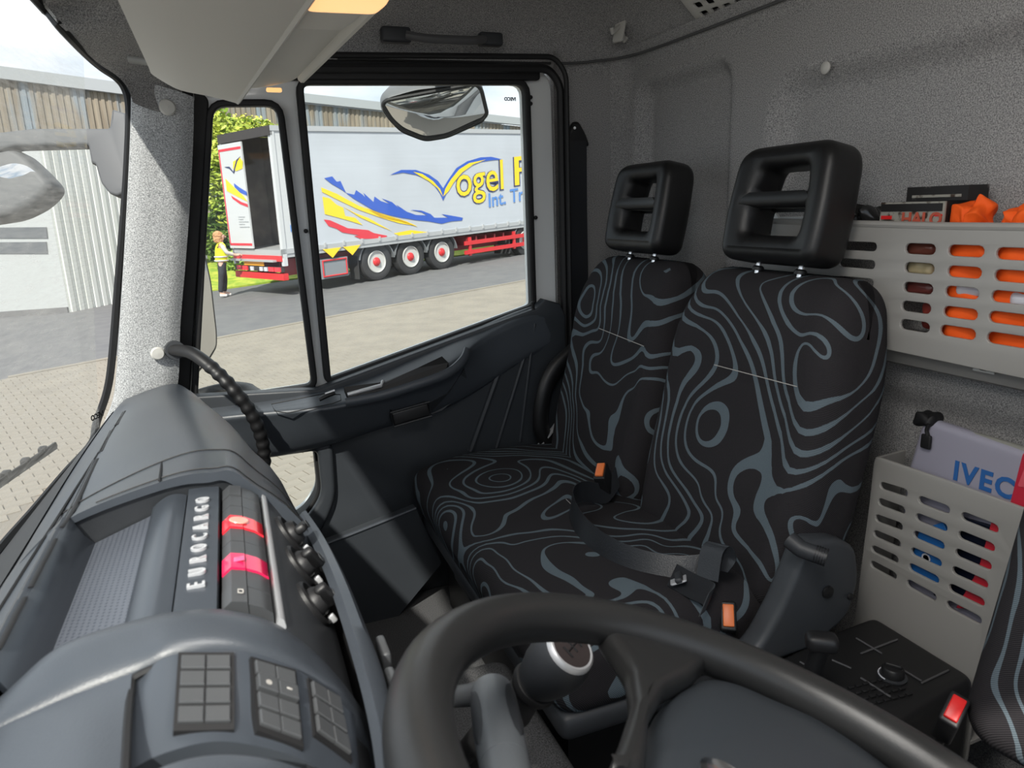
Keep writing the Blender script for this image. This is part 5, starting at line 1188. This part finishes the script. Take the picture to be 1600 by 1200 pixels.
# ================================================================== trailer
RC = Vector((1.234, 18.48, 0)); te = Vector((.897, .442, 0)); tn = Vector((-.442, .897, 0)); zb = -.712; tsl = .040
def TT(s, t, h): return Vector((RC.x+te.x*s+tn.x*t, RC.y+te.y*s+tn.y*t, zb+tsl*s+h))
SN = Vector((.442, -.897, 0))
def side(px, py, off=.0):
    p = PP(px, py, RC+SN*off, SN); return p
def st_of(p): d_ = p-RC; s = d_.dot(te); return s, p.z-zb-tsl*s
K['curtain'] = pbr('white_curtain', (.50, .53, .575), .45, var=(.8, (.46, .485, .525), .35, .7)); K['traylwhite'] = pbr('trailer_white', (.54, .55, .56), .4)
K['alu'] = pbr('trailer_aluminium', (.48, .49, .50), .4, .3); K['chassis'] = pbr('chassis_red', (.60, .03, .035), .4); K['darkred'] = pbr('dark_red_frame', (.22, .02, .025), .5)
K['tyre'] = pbr('tyre_rubber', (.03, .03, .032), .8); K['rimwhite'] = pbr('wheel_rim', (.52, .52, .50), .4); K['under'] = pbr('underside', (.04, .035, .035), .8)
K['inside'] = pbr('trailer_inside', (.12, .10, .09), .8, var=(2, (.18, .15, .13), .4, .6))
K['dyel'] = pbr('decal_yellow', (.90, .62, .02), .45); K['dblu'] = pbr('decal_blue', (.03, .10, .48), .45); K['dred'] = pbr('decal_red', (.66, .03, .05), .45); K['dnavy'] = pbr('decal_navy', (.03, .04, .12), .45); K['dsky'] = pbr('decal_mid_blue', (.10, .25, .60), .45)
def tbox(s0, s1, t0, t1, h0, h1):
    v_ = [TT(s, t, h) for s in (s0, s1) for t in (t0, t1) for h in (h0, h1)]
    return v_, [(0, 1, 3, 2), (4, 6, 7, 5), (0, 4, 5, 1), (2, 3, 7, 6), (0, 2, 6, 4), (1, 5, 7, 3)]
tr_ = thing('semi_trailer', 'white curtain-side semi trailer with blue and yellow lettering on the road', 'trailer', tuple(TT(6, 1.2, 0)))
HB, HT, LEN, WID = 1.14, 4.03, 11.4, 2.55
cs = st_of(side(487, 300))[0]
mesh('curtain', tbox(cs, LEN, 0, .04, HB, HT-.10), K['curtain'], tr_, smooth=False)
mesh('rear_panel', tbox(.10, cs-.03, .0, .04, HB-.02, HT-.08), K['traylwhite'], tr_, smooth=False)
mesh('corner_post', tbox(0, .10, -.02, .10, .75, HT-.05), K['traylwhite'], tr_, smooth=False)
mesh('corner_post', tbox(0, .10, WID-.1, WID, .75, HT-.05), K['traylwhite'], tr_, smooth=False)
mesh('curtain_seam', tbox(cs-.04, cs+.01, -.015, .03, HB-.05, HT-.1), K['alu'], tr_, smooth=False)
mesh('roof_rail', tbox(.0, LEN, -.03, .05, HT-.12, HT), K['alu'], tr_, smooth=False)
mesh('roof', tbox(.0, LEN, .02, WID, HT-.04, HT), K['traylwhite'], tr_, smooth=False)
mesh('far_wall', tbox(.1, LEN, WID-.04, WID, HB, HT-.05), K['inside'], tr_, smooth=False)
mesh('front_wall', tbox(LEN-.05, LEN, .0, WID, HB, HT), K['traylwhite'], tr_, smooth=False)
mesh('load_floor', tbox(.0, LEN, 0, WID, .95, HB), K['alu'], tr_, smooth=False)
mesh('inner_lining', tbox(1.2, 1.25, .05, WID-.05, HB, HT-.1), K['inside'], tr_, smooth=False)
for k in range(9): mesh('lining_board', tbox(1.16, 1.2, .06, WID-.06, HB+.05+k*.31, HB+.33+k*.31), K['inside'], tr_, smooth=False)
mesh('rear_header', tbox(-.03, .05, -.02, WID, HT-.22, HT), K['under'], tr_, smooth=False)
mesh('bottom_rail', tbox(.0, LEN, -.02, .06, HB-.10, HB+.02), K['alu'], tr_, smooth=False)
for k in range(17): mesh("curtain_clip", tbox(cs+.2+k*.58, cs+.25+k*.58, -.05, .0, HB-.06, HB+.06), K['alu'], tr_, smooth=False)
# closed left leaf of the rear doors
LF = (PP(388, 300, RC, te)-RC).dot(tn)
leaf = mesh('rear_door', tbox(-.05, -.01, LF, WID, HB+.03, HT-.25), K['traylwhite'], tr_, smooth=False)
for (t0, t1, h0, h1) in ((LF+.03, WID-.02, HT-.42, HT-.36), (LF+.03, WID-.02, HB+.10, HB+.16), (WID-.07, WID-.02, HB+.10, HT-.36)): mesh('red_border', tbox(-.056, -.05, t0, t1, h0, h1), K['dred'], leaf, smooth=False)
def rear(px, py, off=-.058): return PP(px, py, RC+te*off, te)
def rpoly(pts, m_, par, name='decal', off=-.06):
    a_ = [rear(x, y, off) for x, y in pts]; n_ = len(a_); b_ = [p+te*.003 for p in a_]
    return mesh(name, (a_+b_, [tuple(range(n_)), tuple(range(2*n_-1, n_-1, -1))]+[(i, (i+1) % n_, n_+(i+1) % n_, n_+i) for i in range(n_)]), m_, par, smooth=False)
def z7(x, y): return (300+x/4.139, 180+y/4.139)
rpoly([z7(*q) for q in ((265, 300), (310, 275), (328, 300), (325, 345), (285, 362), (265, 345))], K['dyel'], leaf)
rpoly([z7(*q) for q in ((208, 335), (240, 332), (266, 365), (285, 290), (312, 265), (292, 300), (270, 378), (240, 345))], K['dnavy'], leaf, off=-.064)
rpoly([z7(*q) for q in ((215, 410), (260, 455), (330, 520), (360, 560), (300, 530), (225, 490))], K['dyel'], leaf)
rpoly([z7(*q) for q in ((270, 440), (310, 470), (352, 495), (355, 520), (310, 500), (275, 465))], K['dblu'], leaf)
rpoly([z7(*q) for q in ((252, 520), (320, 562), (358, 575), (362, 595), (310, 575), (262, 540))], K['dred'], leaf)
for i, (x0_, x1_, y_) in enumerate(((298, 340, 655), (300, 330, 670), (302, 365, 686), (304, 340, 702), (306, 370, 720))): rpoly([z7(x0_, y_), z7(x1_, y_), z7(x1_, y_+5), z7(x0_, y_+5)], K['alu'], leaf)
# rear underrun, lamps, plates
mesh('underrun_bar', tbox(-.02, .12, .05, WID-.05, .40, .56), K['chassis'], tr_, smooth=False)
mesh('lamp_bar', tbox(-.03, .06, .1, WID-.1, .60, .72), K['under'], tr_, smooth=False)
for t in (.12, .42, 1.75, 2.05): mesh('tail_lamp', tbox(-.06, -.03, t, t+.26, .61, .72), K['redglow'], tr_, smooth=False)
for t in (.75, .98, 1.45): mesh('reverse_lamp', tbox(-.06, -.03, t, t+.14, .61, .71), K['reflect'], tr_, smooth=False)
mesh('warning_plate', tbox(-.05, -.03, .9, 1.9, .74, .86), pbr('orange_plate', (.9, .36, .02), .5), tr_, smooth=False)
mesh('tail_beam', tbox(-.02, .15, .05, WID-.05, .86, 1.0), K['chassis'], tr_, smooth=False)
mesh('step_edge', tbox(-.12, .0, .3, WID-.05, .85, .90), K['alu'], tr_, smooth=False)
# chassis, side guard, toolbox
mesh('chassis_beam', tbox(.3, LEN-1, .55, .75, .45, .87), K['darkred'], tr_, smooth=False)
mesh('chassis_beam', tbox(.3, LEN-1, 1.7, 1.9, .45, .87), K['darkred'], tr_, smooth=False)
wx = [st_of(side(px, py, -.1))[0] for px, py in ((589, 404), (641, 398), (691, 392))]
def spc(): return (wx[2]-wx[0])/2
wx = [wx[0], wx[0]+spc(), wx[2]]
for k in range(14): mesh('cross_member', tbox(wx[2]+1.0+k*.42, wx[2]+1.06+k*.42, .08, .55, .62, .86), K['darkred'], tr_, smooth=False)
for hh in (.30, .58): mesh('side_guard_rail', tbox(wx[2]+.85, wx[2]+5.2, -.02, .03, hh+.05, hh+.17), K['chassis'], tr_, smooth=False)
for ss in (1.05, 3.1, 5.0): mesh('side_guard_post', tbox(wx[2]+ss, wx[2]+ss+.10, .0, .06, .30, .86), K['chassis'], tr_, smooth=False)
mesh('landing_leg', tbox(wx[2]+4.6, wx[2]+4.8, .25, .42, .05, .86), K['chassis'], tr_, smooth=False)
s0_ = st_of(side(502, 400))[0]; s1_ = wx[0]-1.0
mesh('pallet_box', tbox(s0_, s1_, .05, .9, .28, .78), pbr('box_grey', (.22, .24, .26), .5), tr_, smooth=False)
pbx = [TT(s, .04, h) for s, h in ((s0_+.05, .34), (s1_-.05, .34), (s1_-.05, .74), (s0_+.05, .74))]; mesh('box_outline', tube(pbx, .025, 6, closed=True), K['chassis'], tr_)
for k in range(2):
    a_ = [TT(s0_+.05+k*.62, -.03, HB-.10), TT(s0_+.6+k*.62, -.03, HB-.10), TT(s0_+.32+k*.62, -.03, HB-.34)]; mesh('warning_triangle', (a_+[p-SN*.02 for p in a_], [(0, 1, 2), (5, 4, 3), (0, 3, 4, 1), (1, 4, 5, 2), (2, 5, 3, 0)]), K['dyel'], tr_, smooth=False)
def wheel(s, t, r_=.52, par=None, flap=True):
    c_ = TT(s, t, r_+.0); M_ = frame(c_, te, (0, 0, 1)); ax = M_.to_3x3() @ Vector((0, 0, 1))
    if ax.dot(SN) < 0: M_ = M_ @ Matrix.Diagonal((-1, 1, -1, 1))
    ty = mesh('tyre', lathe([(.30, -.30), (.44, -.32), (.50, -.30), (r_, -.24), (r_, -.06), (.50, -.01), (.44, .015), (.36, .0), (.30, -.02)], 40, M_, False), K['tyre'], par)
    rm = mesh('rim', lathe([(.30, -.03), (.305, .0), (.285, .012), (.275, -.03), (.26, -.07), (.20, -.09), (.15, -.085), (.15, -.07), (0, -.07)], 36, M_), K['rimwhite'], ty)
    for k in range(8): a_ = 2*math.pi*k/8; mesh('rim_hole', lathe([(.028, 0), (.028, .004), (0, .004)], 10, M_ @ T(.225*math.cos(a_), .225*math.sin(a_), -.084)), K['under'], ty)
    mesh('hub', lathe([(.125, -.07), (.12, -.01), (.09, .02), (.055, .03), (.05, .05), (0, .055)], 20, M_), K['chassis'], ty)
    for k in range(10): a_ = 2*math.pi*(k+.5)/10; mesh('wheel_nut', lathe([(.016, 0), (.014, .03), (0, .032)], 6, M_ @ T(.165*math.cos(a_), .165*math.sin(a_), -.075)), K['rimwhite'], ty)
    arc_ = [M_ @ Vector((.60*math.cos(a_), .60*math.sin(a_), -.14)) for a_ in [R(8+164*k/14) for k in range(15)]]
    mesh('mudguard', ribbon(arc_, [ax]*15, .34, .03), pbr('mudguard_grey', (.16, .17, .18), .6), par)
for s in wx: wheel(s, .10, par=tr_)
for s in wx: mesh('far_tyre', lathe([(.3, -.3), (.5, -.3), (.52, -.2), (.52, -.1), (.5, 0), (.3, 0)], 28, frame(TT(s, WID-.1, .52), te, (0, 0, 1)), False), K['tyre'], tr_); mesh('axle', tube([TT(s, .1, .52), TT(s, WID-.1, .52)], .09, 10), K['under'], tr_)
fl = wx[0]-.62; mesh('mud_flap', tbox(fl-.02, fl, .1, .5, .12, .75), K['tyre'], tr_, smooth=False)
# printed curtain graphics
def zc2(x, y): return (440+x/3.478, 80+y/3.478)
def decal(pts, m_, off=.012, name='curtain_print', conv=zc2):
    a_ = [side(*conv(x, y), off) for x, y in pts]; n_ = len(a_)
    c_ = bpy.data.curves.new('tmp', 'CURVE')
    bpy.data.curves.remove(c_)
    loc = [((p-RC).dot(te), p.z) for p in a_]
    v_, f_ = plate(loc, [], .004, 0, Matrix(((te.x, 0, SN.x, RC.x+SN.x*off), (te.y, 0, SN.y, RC.y+SN.y*off), (0, 1, 0, 0), (0, 0, 0, 1))))
    return mesh(name, (v_, f_), m_, tr_, smooth=False)
decal([(232, 690), (275, 680), (300, 710), (320, 705), (350, 770), (395, 780), (405, 755), (440, 780), (455, 795), (445, 770), (500, 820), (505, 790), (540, 815), (590, 830), (545, 800), (600, 820), (640, 855), (625, 835), (680, 872), (730, 890), (790, 892), (760, 875), (700, 862), (760, 866), (810, 885), (830, 905), (905, 905), (870, 885), (920, 893), (960, 900), (985, 905), (980, 920), (920, 925), (870, 938), (800, 925), (730, 918), (650, 905), (580, 890), (500, 865), (440, 830), (390, 800), (330, 755), (270, 720)], K['dblu'])
decal([(215, 740), (300, 775), (420, 840), (540, 882), (640, 912), (740, 955), (640, 925), (540, 905), (420, 862), (300, 805), (220, 765)], K['dyel'])
decal([(222, 790), (262, 800), (300, 835), (335, 850), (345, 895), (400, 905), (440, 945), (380, 925), (310, 905), (235, 885)], K['dyel'])
decal([(330, 842), (400, 880), (470, 905), (540, 945), (600, 978), (520, 945), (430, 905)], K['dyel'])
decal([(455, 850), (560, 890), (680, 925), (735, 950), (640, 935), (540, 905)], K['dyel'])
decal([(230, 915), (262, 918), (300, 935), (360, 962), (470, 972), (500, 988), (575, 1003), (560, 1018), (430, 1020), (395, 1005), (420, 1000), (330, 985), (300, 965), (255, 950)], K['dred'])
decal([(610, 990), (700, 972), (800, 984), (770, 994), (640, 1003)], K['dyel'])
decal([(590, 672), (650, 645), (730, 645), (800, 670), (850, 705), (878, 745), (905, 700), (950, 635), (1010, 598), (1080, 577), (1140, 574), (1200, 588), (1140, 593), (1080, 602), (1020, 628), (965, 678), (925, 730), (897, 770), (878, 812), (860, 772), (828, 728), (780, 693), (730, 672), (660, 660)], K['dblu'])
decal([(715, 655), (765, 667), (822, 705), (862, 750), (878, 792), (848, 745), (800, 706), (750, 677)], K['dyel'], .018)
decal([(880, 788), (890, 748), (920, 698), (965, 643), (1020, 608), (1110, 589), (1040, 616), (980, 660), (935, 714), (907, 760)], K['dyel'], .018)
def fit_text(body, a, b, topq, m_, off=.02, bold=0., ext_=.002):
    A_, B2 = side(*zc2(*a), off), side(*zc2(*b), off); Tq = side(*zc2(*topq), off)
    cu = bpy.data.curves.new('tmp', 'FONT'); cu.body = body; cu.size = 1; cu.extrude = ext_; cu.offset = bold; cu.resolution_u = 3
    v_, f_ = curve_mesh(cu); wx_ = max(p.x for p in v_); hy_ = max(p.y for p in v_)
    ex_ = (B2-A_); L_ = ex_.length; X_ = ex_.normalized(); H_ = (Tq-A_).z - (Tq-A_).dot(Vector((ex_.x, ex_.y, 0)).normalized())*ex_.z/max(.01, Vector((ex_.x, ex_.y, 0)).length)
    return mesh('curtain_lettering', weld([A_+X_*(p.x/wx_*L_)+Vector((0, 0, p.y/hy_*H_))+SN*p.z for p in v_], f_), m_, tr_, smooth=False)
for bo, m_, of in ((.03, K['dnavy'], .016), (.004, K['dyel'], .020)):
    fit_text('ogel', (948, 792), (1207, 747), (1200, 588), m_, of, bo); fit_text('Fu', (1252, 732), (1450, 700), (1262, 575), m_, of, bo)
fit_text('Int. Tra', (1122, 848), (1345, 803), (1126, 772), K['dsky'], .02, .012)
mesh('side_marker', tbox(.28, .42, -.01, .0, 1.55, 1.72), K['dsky'], tr_, smooth=False)
# tractor unit in front of the trailer
tk = thing('tractor_unit', 'tractor truck coupled ahead of the trailer, mostly hidden by the door pillar', 'truck', tuple(TT(12, 1.2, 0)))
ws_ = st_of(side(806, 370))[0]+.55
wheel(ws_, .06, par=tk); wheel(ws_+3.7, .06, par=tk)
mesh('chassis', tbox(ws_-1.0, ws_+4.2, .6, 1.9, .5, .9), K['under'], tk, smooth=False)
fa = mesh('mud_flap', tbox(ws_-.86, ws_-.83, .02, .72, .16, .62), K['tyre'], tk, smooth=False)
pm = TT(ws_-.88, .38, .40); mesh('flap_lettering', text_vf('SCANIA', .14, .004, frame(pm, -tn, (0, 0, 1)), bold=.004), K['traylwhite'], tk)
cabv, cabf = rbox(2.2, 2.4, 2.6, .2, 4); CM = frame(TT(ws_+4.0, 1.22, 2.0), te, tn); mesh('cab', ([CM @ p for p in cabv], cabf), K['traylwhite'], tk)
mesh('side_window', tbox(ws_+4.0, ws_+4.9, -.0, .03, 2.2, 2.9), K['rubber'], tk, smooth=False)
# ================================================================== buildings
def clad_mat(name, a, b, c):
    m, t, bs = new_mat(name); co = N(t, 'ShaderNodeTexCoord').outputs['Object']; mp_ = N(t, 'ShaderNodeMapping', {'Vector': co, 'Scale': (1.6, 1.6, .16)})
    n1 = N(t, 'ShaderNodeTexNoise', {'Vector': mp_.outputs[0], 'Scale': 2.2, 'Detail': 6}); n2 = N(t, 'ShaderNodeTexNoise', {'Vector': mp_.outputs[0], 'Scale': 1.1, 'Detail': 5, 'Distortion': .4})
    r1 = N(t, 'ShaderNodeMapRange', {'Value': n1.outputs[0], 'From Min': .38, 'From Max': .62}); r2 = N(t, 'ShaderNodeMapRange', {'Value': n2.outputs[0], 'From Min': .52, 'From Max': .66})
    m1 = N(t, 'ShaderNodeMix', {'Factor': r1.outputs[0]}, data_type='RGBA'); m1.inputs[6].default_value = c4(a); m1.inputs[7].default_value = c4(b)
    m2 = N(t, 'ShaderNodeMix', {'Factor': r2.outputs[0], 6: m1.outputs[2]}, data_type='RGBA'); m2.inputs[7].default_value = c4(c)
    t.links.new(m2.outputs[2], bs.inputs['Base Color']); bs.inputs['Roughness'].default_value = .8; return m
def corrugated(A_, B2, z0_, zA, zB, pitch, amp, nrm):
    L_ = (Vector((B2.x, B2.y, 0))-Vector((A_.x, A_.y, 0))).length; n_ = max(2, int(L_/pitch)); v_ = []; f_ = []
    prof = ((0, 0), (.3, 0), (.42, 1), (.88, 1), (1, 0))
    cols_ = []
    for i in range(n_):
        for (u, a_) in prof[:-1]: cols_.append(((i+u)/n_, a_))
    cols_.append((1, 0))
    for (t, a_) in cols_:
        p = A_.lerp(B2, t)+nrm*amp*a_; v_ += [Vector((p.x, p.y, z0_)), Vector((p.x, p.y, zA+(zB-zA)*t))]
    for i in range(len(cols_)-1): f_.append((2*i, 2*i+2, 2*i+3, 2*i+1))
    return v_, f_
K['stained'] = clad_mat('stained_cladding', (.19, .16, .12), (.27, .235, .18), (.20, .24, .27)); K['fascia'] = pbr('grey_fascia', (.34, .36, .37), .5)
wh = thing('warehouse', 'long warehouse with rust-stained corrugated cladding behind the trailer', 'building', (5, 33, -.5))
A_, B2 = P(285, 126, d=35), P(880, 193, d=49); back = Vector((-(B2-A_).y, (B2-A_).x, 0)).normalized()
mesh('cladding', corrugated(A_-back*.05, B2-back*.05, -1.2, A_.z-.5, B2.z-.5, .26, .05, -back), K['stained'], wh, smooth=False)
def bandbox(A_, B2, h, d_, bk): 
    v_ = [p+o_ for p in (A_, B2) for o_ in (Vector((0, 0, 0)), Vector((0, 0, -h)), -bk*d_, -bk*d_+Vector((0, 0, -h)))]; return v_, [(0, 1, 5, 4), (2, 6, 7, 3), (0, 4, 6, 2), (1, 3, 7, 5), (0, 2, 3, 1), (4, 5, 7, 6)]
mesh('eave', bandbox(A_, B2, .45, .35, back), K['fascia'], wh, smooth=False)
mesh('roof_sheet', ([A_, B2, B2+back*12+Vector((0, 0, 1.2)), A_+back*12+Vector((0, 0, 1.2))], [(0, 1, 2, 3)]), K['fascia'], wh, smooth=False)
C1, C2_ = P(-90, 93, d=29), P(222, 135, d=33); bk2 = Vector((-(C2_-C1).y, (C2_-C1).x, 0)).normalized()
wh2 = thing('warehouse', 'rust-stained corrugated warehouse seen through the windscreen', 'building', (-6, 30, -.8))
mesh('cladding', corrugated(C1-bk2*.05, C2_-bk2*.05, -1.5, C1.z-.5, C2_.z-.5, .26, .05, -bk2), K['stained'], wh2, smooth=False)
mesh('eave', bandbox(C1, C2_, .5, .35, bk2), K['fascia'], wh2, smooth=False)
mesh('roof_sheet', ([C1, C2_, C2_+bk2*12+Vector((0, 0, 1.2)), C1+bk2*12+Vector((0, 0, 1.2))], [(0, 1, 2, 3)]), K['fascia'], wh2, smooth=False)
hl = thing('metal_hall', 'low white hall with ribbed metal wall beside the windscreen pillar', 'building', (-5, 20, -1))
D1, D2_ = G(-80, 500), G(108, 487); D3 = G(215, 466)
topz = P(60, 222, d=(D2_-CAM).dot(_f)).z; bk3 = Vector((-(D2_-D1).y, (D2_-D1).x, 0)).normalized()
K['hallgrey'] = pbr('hall_grey', (.40, .42, .42), .6); K['hallwhite'] = pbr('hall_white', (.66, .68, .64), .5)
mesh('smooth_wall', ([Vector((D1.x, D1.y, -1.4)), Vector((D2_.x, D2_.y, -1.4)), Vector((D2_.x, D2_.y, topz)), Vector((D1.x, D1.y, topz))], [(0, 1, 2, 3)]), K['hallgrey'], hl, smooth=False)
mesh('ribbed_wall', corrugated(D2_, D3, -1.3, topz, topz, .22, .05, Vector((.3, -.95, 0))), K['hallwhite'], hl, smooth=False)
mesh('roof_sheet', ([Vector((p.x, p.y, topz)) for p in (D1, D2_, D3, D3+bk3*8, D1+bk3*8)], [(0, 1, 2, 3, 4)]), K['fascia'], hl, smooth=False)
for ya_, yb_ in ((355, 372), (378, 396)):
    dd = (D2_-CAM).dot(_f); nn_ = -bk3
    q_ = [PP(x, y, D1+nn_*.03, bk3) for x, y in ((-60, ya_+1), (72, ya_), (74, yb_), (-60, yb_))]; mesh('window_band', (q_+[p-nn_*.03 for p in q_], [(0, 1, 2, 3), (0, 4, 5, 1), (2, 6, 7, 3)]), pbr('dark_glazing', (.10, .11, .12), .3), hl, smooth=False)
mesh('plinth', bandbox(Vector((D1.x, D1.y, gz(D1.x, D1.y)+.12)), Vector((D2_.x, D2_.y, gz(D2_.x, D2_.y)+.12)), .3, .06, bk3), K['asphalt'], hl, smooth=False)
# ================================================================== shrubs
def leaf_cloud(c, rad, n, size, seed, squash=1.0):
    rnd = random.Random(seed); v_ = []; f_ = []
    for i in range(n):
        d_ = Vector((rnd.gauss(0, 1), rnd.gauss(0, 1), rnd.gauss(0, 1))).normalized(); r_ = rnd.random()**.4
        p = Vector(c)+Vector((d_.x*rad[0], d_.y*rad[1], d_.z*rad[2]))*r_
        a_ = Vector((rnd.gauss(0, 1), rnd.gauss(0, 1), rnd.gauss(0, .6))).normalized(); b_ = a_.cross(Vector((rnd.gauss(0, 1), rnd.gauss(0, 1), rnd.gauss(0, 1)))).normalized(); s = size*(.6+.8*rnd.random())
        k = len(v_); v_ += [p-a_*s, p+b_*s*.45, p+a_*s, p-b_*s*.45]; f_.append((k, k+1, k+2, k+3))
    return v_, f_
K['leaf'] = pbr('leaf_green', (.20, .33, .035), .6, var=(1.2, (.50, .55, .08), .4, .6)); K['leafdk'] = pbr('leaf_dark', (.06, .13, .02), .6, var=(1.5, (.20, .30, .04), .4, .65)); K['stem'] = pbr('stem_brown', (.12, .09, .06), .9); K['blossom'] = pbr('yellow_blossom', (.75, .70, .10), .6)
def shrub(label, q, d, rad, n, m_, seed, size=.11, name='shrub'):
    c = P(*q, d=d); b_ = Vector((c.x, c.y, gz(c.x, c.y))); o_ = thing(name, label, 'shrub', tuple(b_), 'shrubs behind the trailer')
    f_ = mesh('foliage', leaf_cloud(c, rad, n, size, seed), m_, o_, smooth=False); f_['kind'] = 'stuff'
    rnd = random.Random(seed)
    for k in range(4): mesh('stem', tube([b_+Vector((rnd.gauss(0, .15), rnd.gauss(0, .15), 0)), c+Vector((rnd.gauss(0, rad[0]*.4), rnd.gauss(0, rad[1]*.4), rad[2]*.5))], [.05, .02], 6), K['stem'], o_)
    return o_
shrub('tall yellow-green shrub rising left of the trailer doors', (352, 270), 23, (.75, .8, 2.1), 3600, K['leaf'], 3)
shrub('dark leafy shrub behind the person in the vest', (350, 370), 23.5, (.8, .7, 1.0), 2200, K['leafdk'], 4)
shrub('bright low shrub under the trailer doors', (385, 412), 22.8, (.9, .5, .5), 1600, K['leaf'], 5)
o = shrub('flowering shrub top showing above the trailer roof', (385, 205), 27, (1.5, .8, .5), 1200, K['leaf'], 6)
c = P(380, 196, d=27); f_ = mesh('blossom', leaf_cloud(c, (1.1, .6, .45), 320, .07, 9), K['blossom'], o, smooth=False); f_['kind'] = 'stuff'
# ================================================================== the person
pf = G(353, 463); ps = thing('person', 'person in a yellow safety vest and dark trousers reaching towards the trailer', 'person', tuple(pf))
fx = (TT(-.05, 1.9, 0)-pf); fx.z = 0; fx.normalize(); fy = Vector((-fx.y, fx.x, 0)); HP = Matrix(((fx.x, fy.x, 0, pf.x), (fx.y, fy.y, 0, pf.y), (0, 0, 1, pf.z), (0, 0, 0, 1)))
def skin(name, J, E_, m_, parent, sub=2):
    me = bpy.data.meshes.new(name); me.from_pydata([HP @ Vector(j[:3])-ROOT[parent.name] for j in J], E_, []); o_ = bpy.data.objects.new(name, me); COL.objects.link(o_)
    md = o_.modifiers.new('skin', 'SKIN'); md.use_smooth_shade = True
    for i, j in enumerate(J): me.skin_vertices[0].data[i].radius = (j[3], j[3]*(j[4] if len(j) > 4 else 1))
    me.skin_vertices[0].data[0].use_root = True
    o_.modifiers.new('sub', 'SUBSURF').levels = sub
    bpy.context.view_layer.update(); m2 = bpy.data.meshes.new_from_object(o_.evaluated_get(bpy.context.evaluated_depsgraph_get())); bpy.data.objects.remove(o_)
    m2.materials.clear(); m2.materials.append(m_); o2 = bpy.data.objects.new(name, m2); COL.objects.link(o2); o2.parent = parent; ROOT[o2.name] = ROOT[parent.name]; return o2
J = [(0, 0, .90, .12, 1), (.01, 0, 1.08, .105), (.03, 0, 1.24, .12), (.04, 0, 1.36, .08), (.055, 0, 1.43, .048), (.085, 0, 1.53, .085), (.09, 0, 1.61, .07)]
E_ = [(i, i+1) for i in range(6)]
def chain(pts, root):
    k = root
    for p in pts: J.append(p); E_.append((k, len(J)-1)); k = len(J)-1
    return k
for sg in (-1, 1):
    chain([(0, sg*.09, .84, .088), (.03 if sg > 0 else -.06, sg*.10, .47, .060), (-.02 if sg > 0 else -.12, sg*.10, .09, .042), (.13 if sg > 0 else .02, sg*.11, .035, .036)], 0)
    h_ = chain([(.04, sg*.16, 1.32, .055), (.16, sg*.20, 1.12, .043), (.36, sg*.14, 1.05, .034), (.43, sg*.13, 1.05, .030)], 3)
    for q, (dy, dz, l) in enumerate(((-.03, .0, .085), (-.01, .004, .095), (.01, .004, .09), (.028, 0, .075), (-.042, .02, .05))):
        chain([(.43+l*.6, sg*.13+dy, 1.05+dz, .010), (.43+l, sg*.13+dy, 1.035+dz, .008)], h_)
K['skin_'] = pbr('skin', (.60, .36, .27), .6)
bd = skin('body', J, E_, K['skin_'], ps)
tr2 = [(0, 0, .94, .125), (0, 0, .86, .13)]; e2 = [(0, 1)]
JJ = list(tr2); EE = list(e2)
for sg in (-1, 1):
    k = 1
    for p in ((0, sg*.09, .80, .105), (.03 if sg > 0 else -.06, sg*.10, .47, .080), (-.02 if sg > 0 else -.12, sg*.10, .10, .065)): JJ.append(p); EE.append((k, len(JJ)-1)); k = len(JJ)-1
skin('trousers', JJ, EE, pbr('dark_trousers', (.02, .021, .028), .8), ps)
vst = skin('vest', [(0, 0, .86, .165), (.0, 0, .95, .165), (.01, 0, 1.08, .155), (.03, 0, 1.24, .160), (.045, 0, 1.36, .115), (.05, 0, 1.40, .075), (.045, .13, 1.34, .07), (.045, -.13, 1.34, .07)], [(0, 1), (1, 2), (2, 3), (3, 4), (4, 5), (4, 6), (4, 7)], pbr('yellow_vest', (.80, .85, .02), .6), ps)
for z_, r_ in ((.93, .155), (1.03, .15)): mesh('reflective_band', tube([HP @ Vector((.01+r_*1.08*math.cos(a_), r_*1.12*math.sin(a_), z_)) for a_ in [2*math.pi*k/24 for k in range(24)]], .018, 6, closed=True), K['reflect'], ps)
for sg in (-1, 1):
    J2 = [(.045, sg*.15, 1.33, .066), (.16, sg*.20, 1.12, .053), (.33, sg*.145, 1.06, .044)]; skin('sleeve', J2, [(0, 1), (1, 2)], pbr('pale_sleeve', (.55, .52, .48), .8), ps)
    ax_ = (-.02, .13) if sg > 0 else (-.12, .02); skin('shoe', [(ax_[0]-.03, sg*.10, .045, .045), (ax_[0]+.06, sg*.105, .045, .045), (ax_[1]+.02, sg*.11, .03, .034)], [(0, 1), (1, 2)], pbr('white_shoe', (.72, .70, .68), .6), ps)
v, f = rbox(.24, .24, .32, .11, 5, lambda p: p+noise.noise_vector(p*22)*.028, 8); mesh('hair', ([HP @ (p+Vector((-.005, 0, 1.52))) for p in v if True], f), pbr('curly_hair', (.48, .25, .12), .8, bump=(80, 1)), ps)
for sg in (-1, 1): mesh('eye', lathe([(.010, 0), (0, .004)], 10, axis_frame(HP @ Vector((.165, sg*.03, 1.56)), HP @ Vector((.3, sg*.03, 1.56)))), K['rubber'], ps)
mesh('nose', tube([HP @ Vector((.16, 0, 1.56)), HP @ Vector((.185, 0, 1.525)), HP @ Vector((.165, 0, 1.515))], [.006, .012, .008], 8), K['skin_'], ps)
mesh('mouth', tube([HP @ Vector((.163, -.02, 1.49)), HP @ Vector((.17, 0, 1.488)), HP @ Vector((.163, .02, 1.49))], .004, 6), pbr('lips', (.45, .16, .14), .5), ps)

# move every mesh under its root
done = set()
for o, off in SHIFT:
    if o.data.name in done: continue
    done.add(o.data.name); o.data.transform(T(*(-off)))
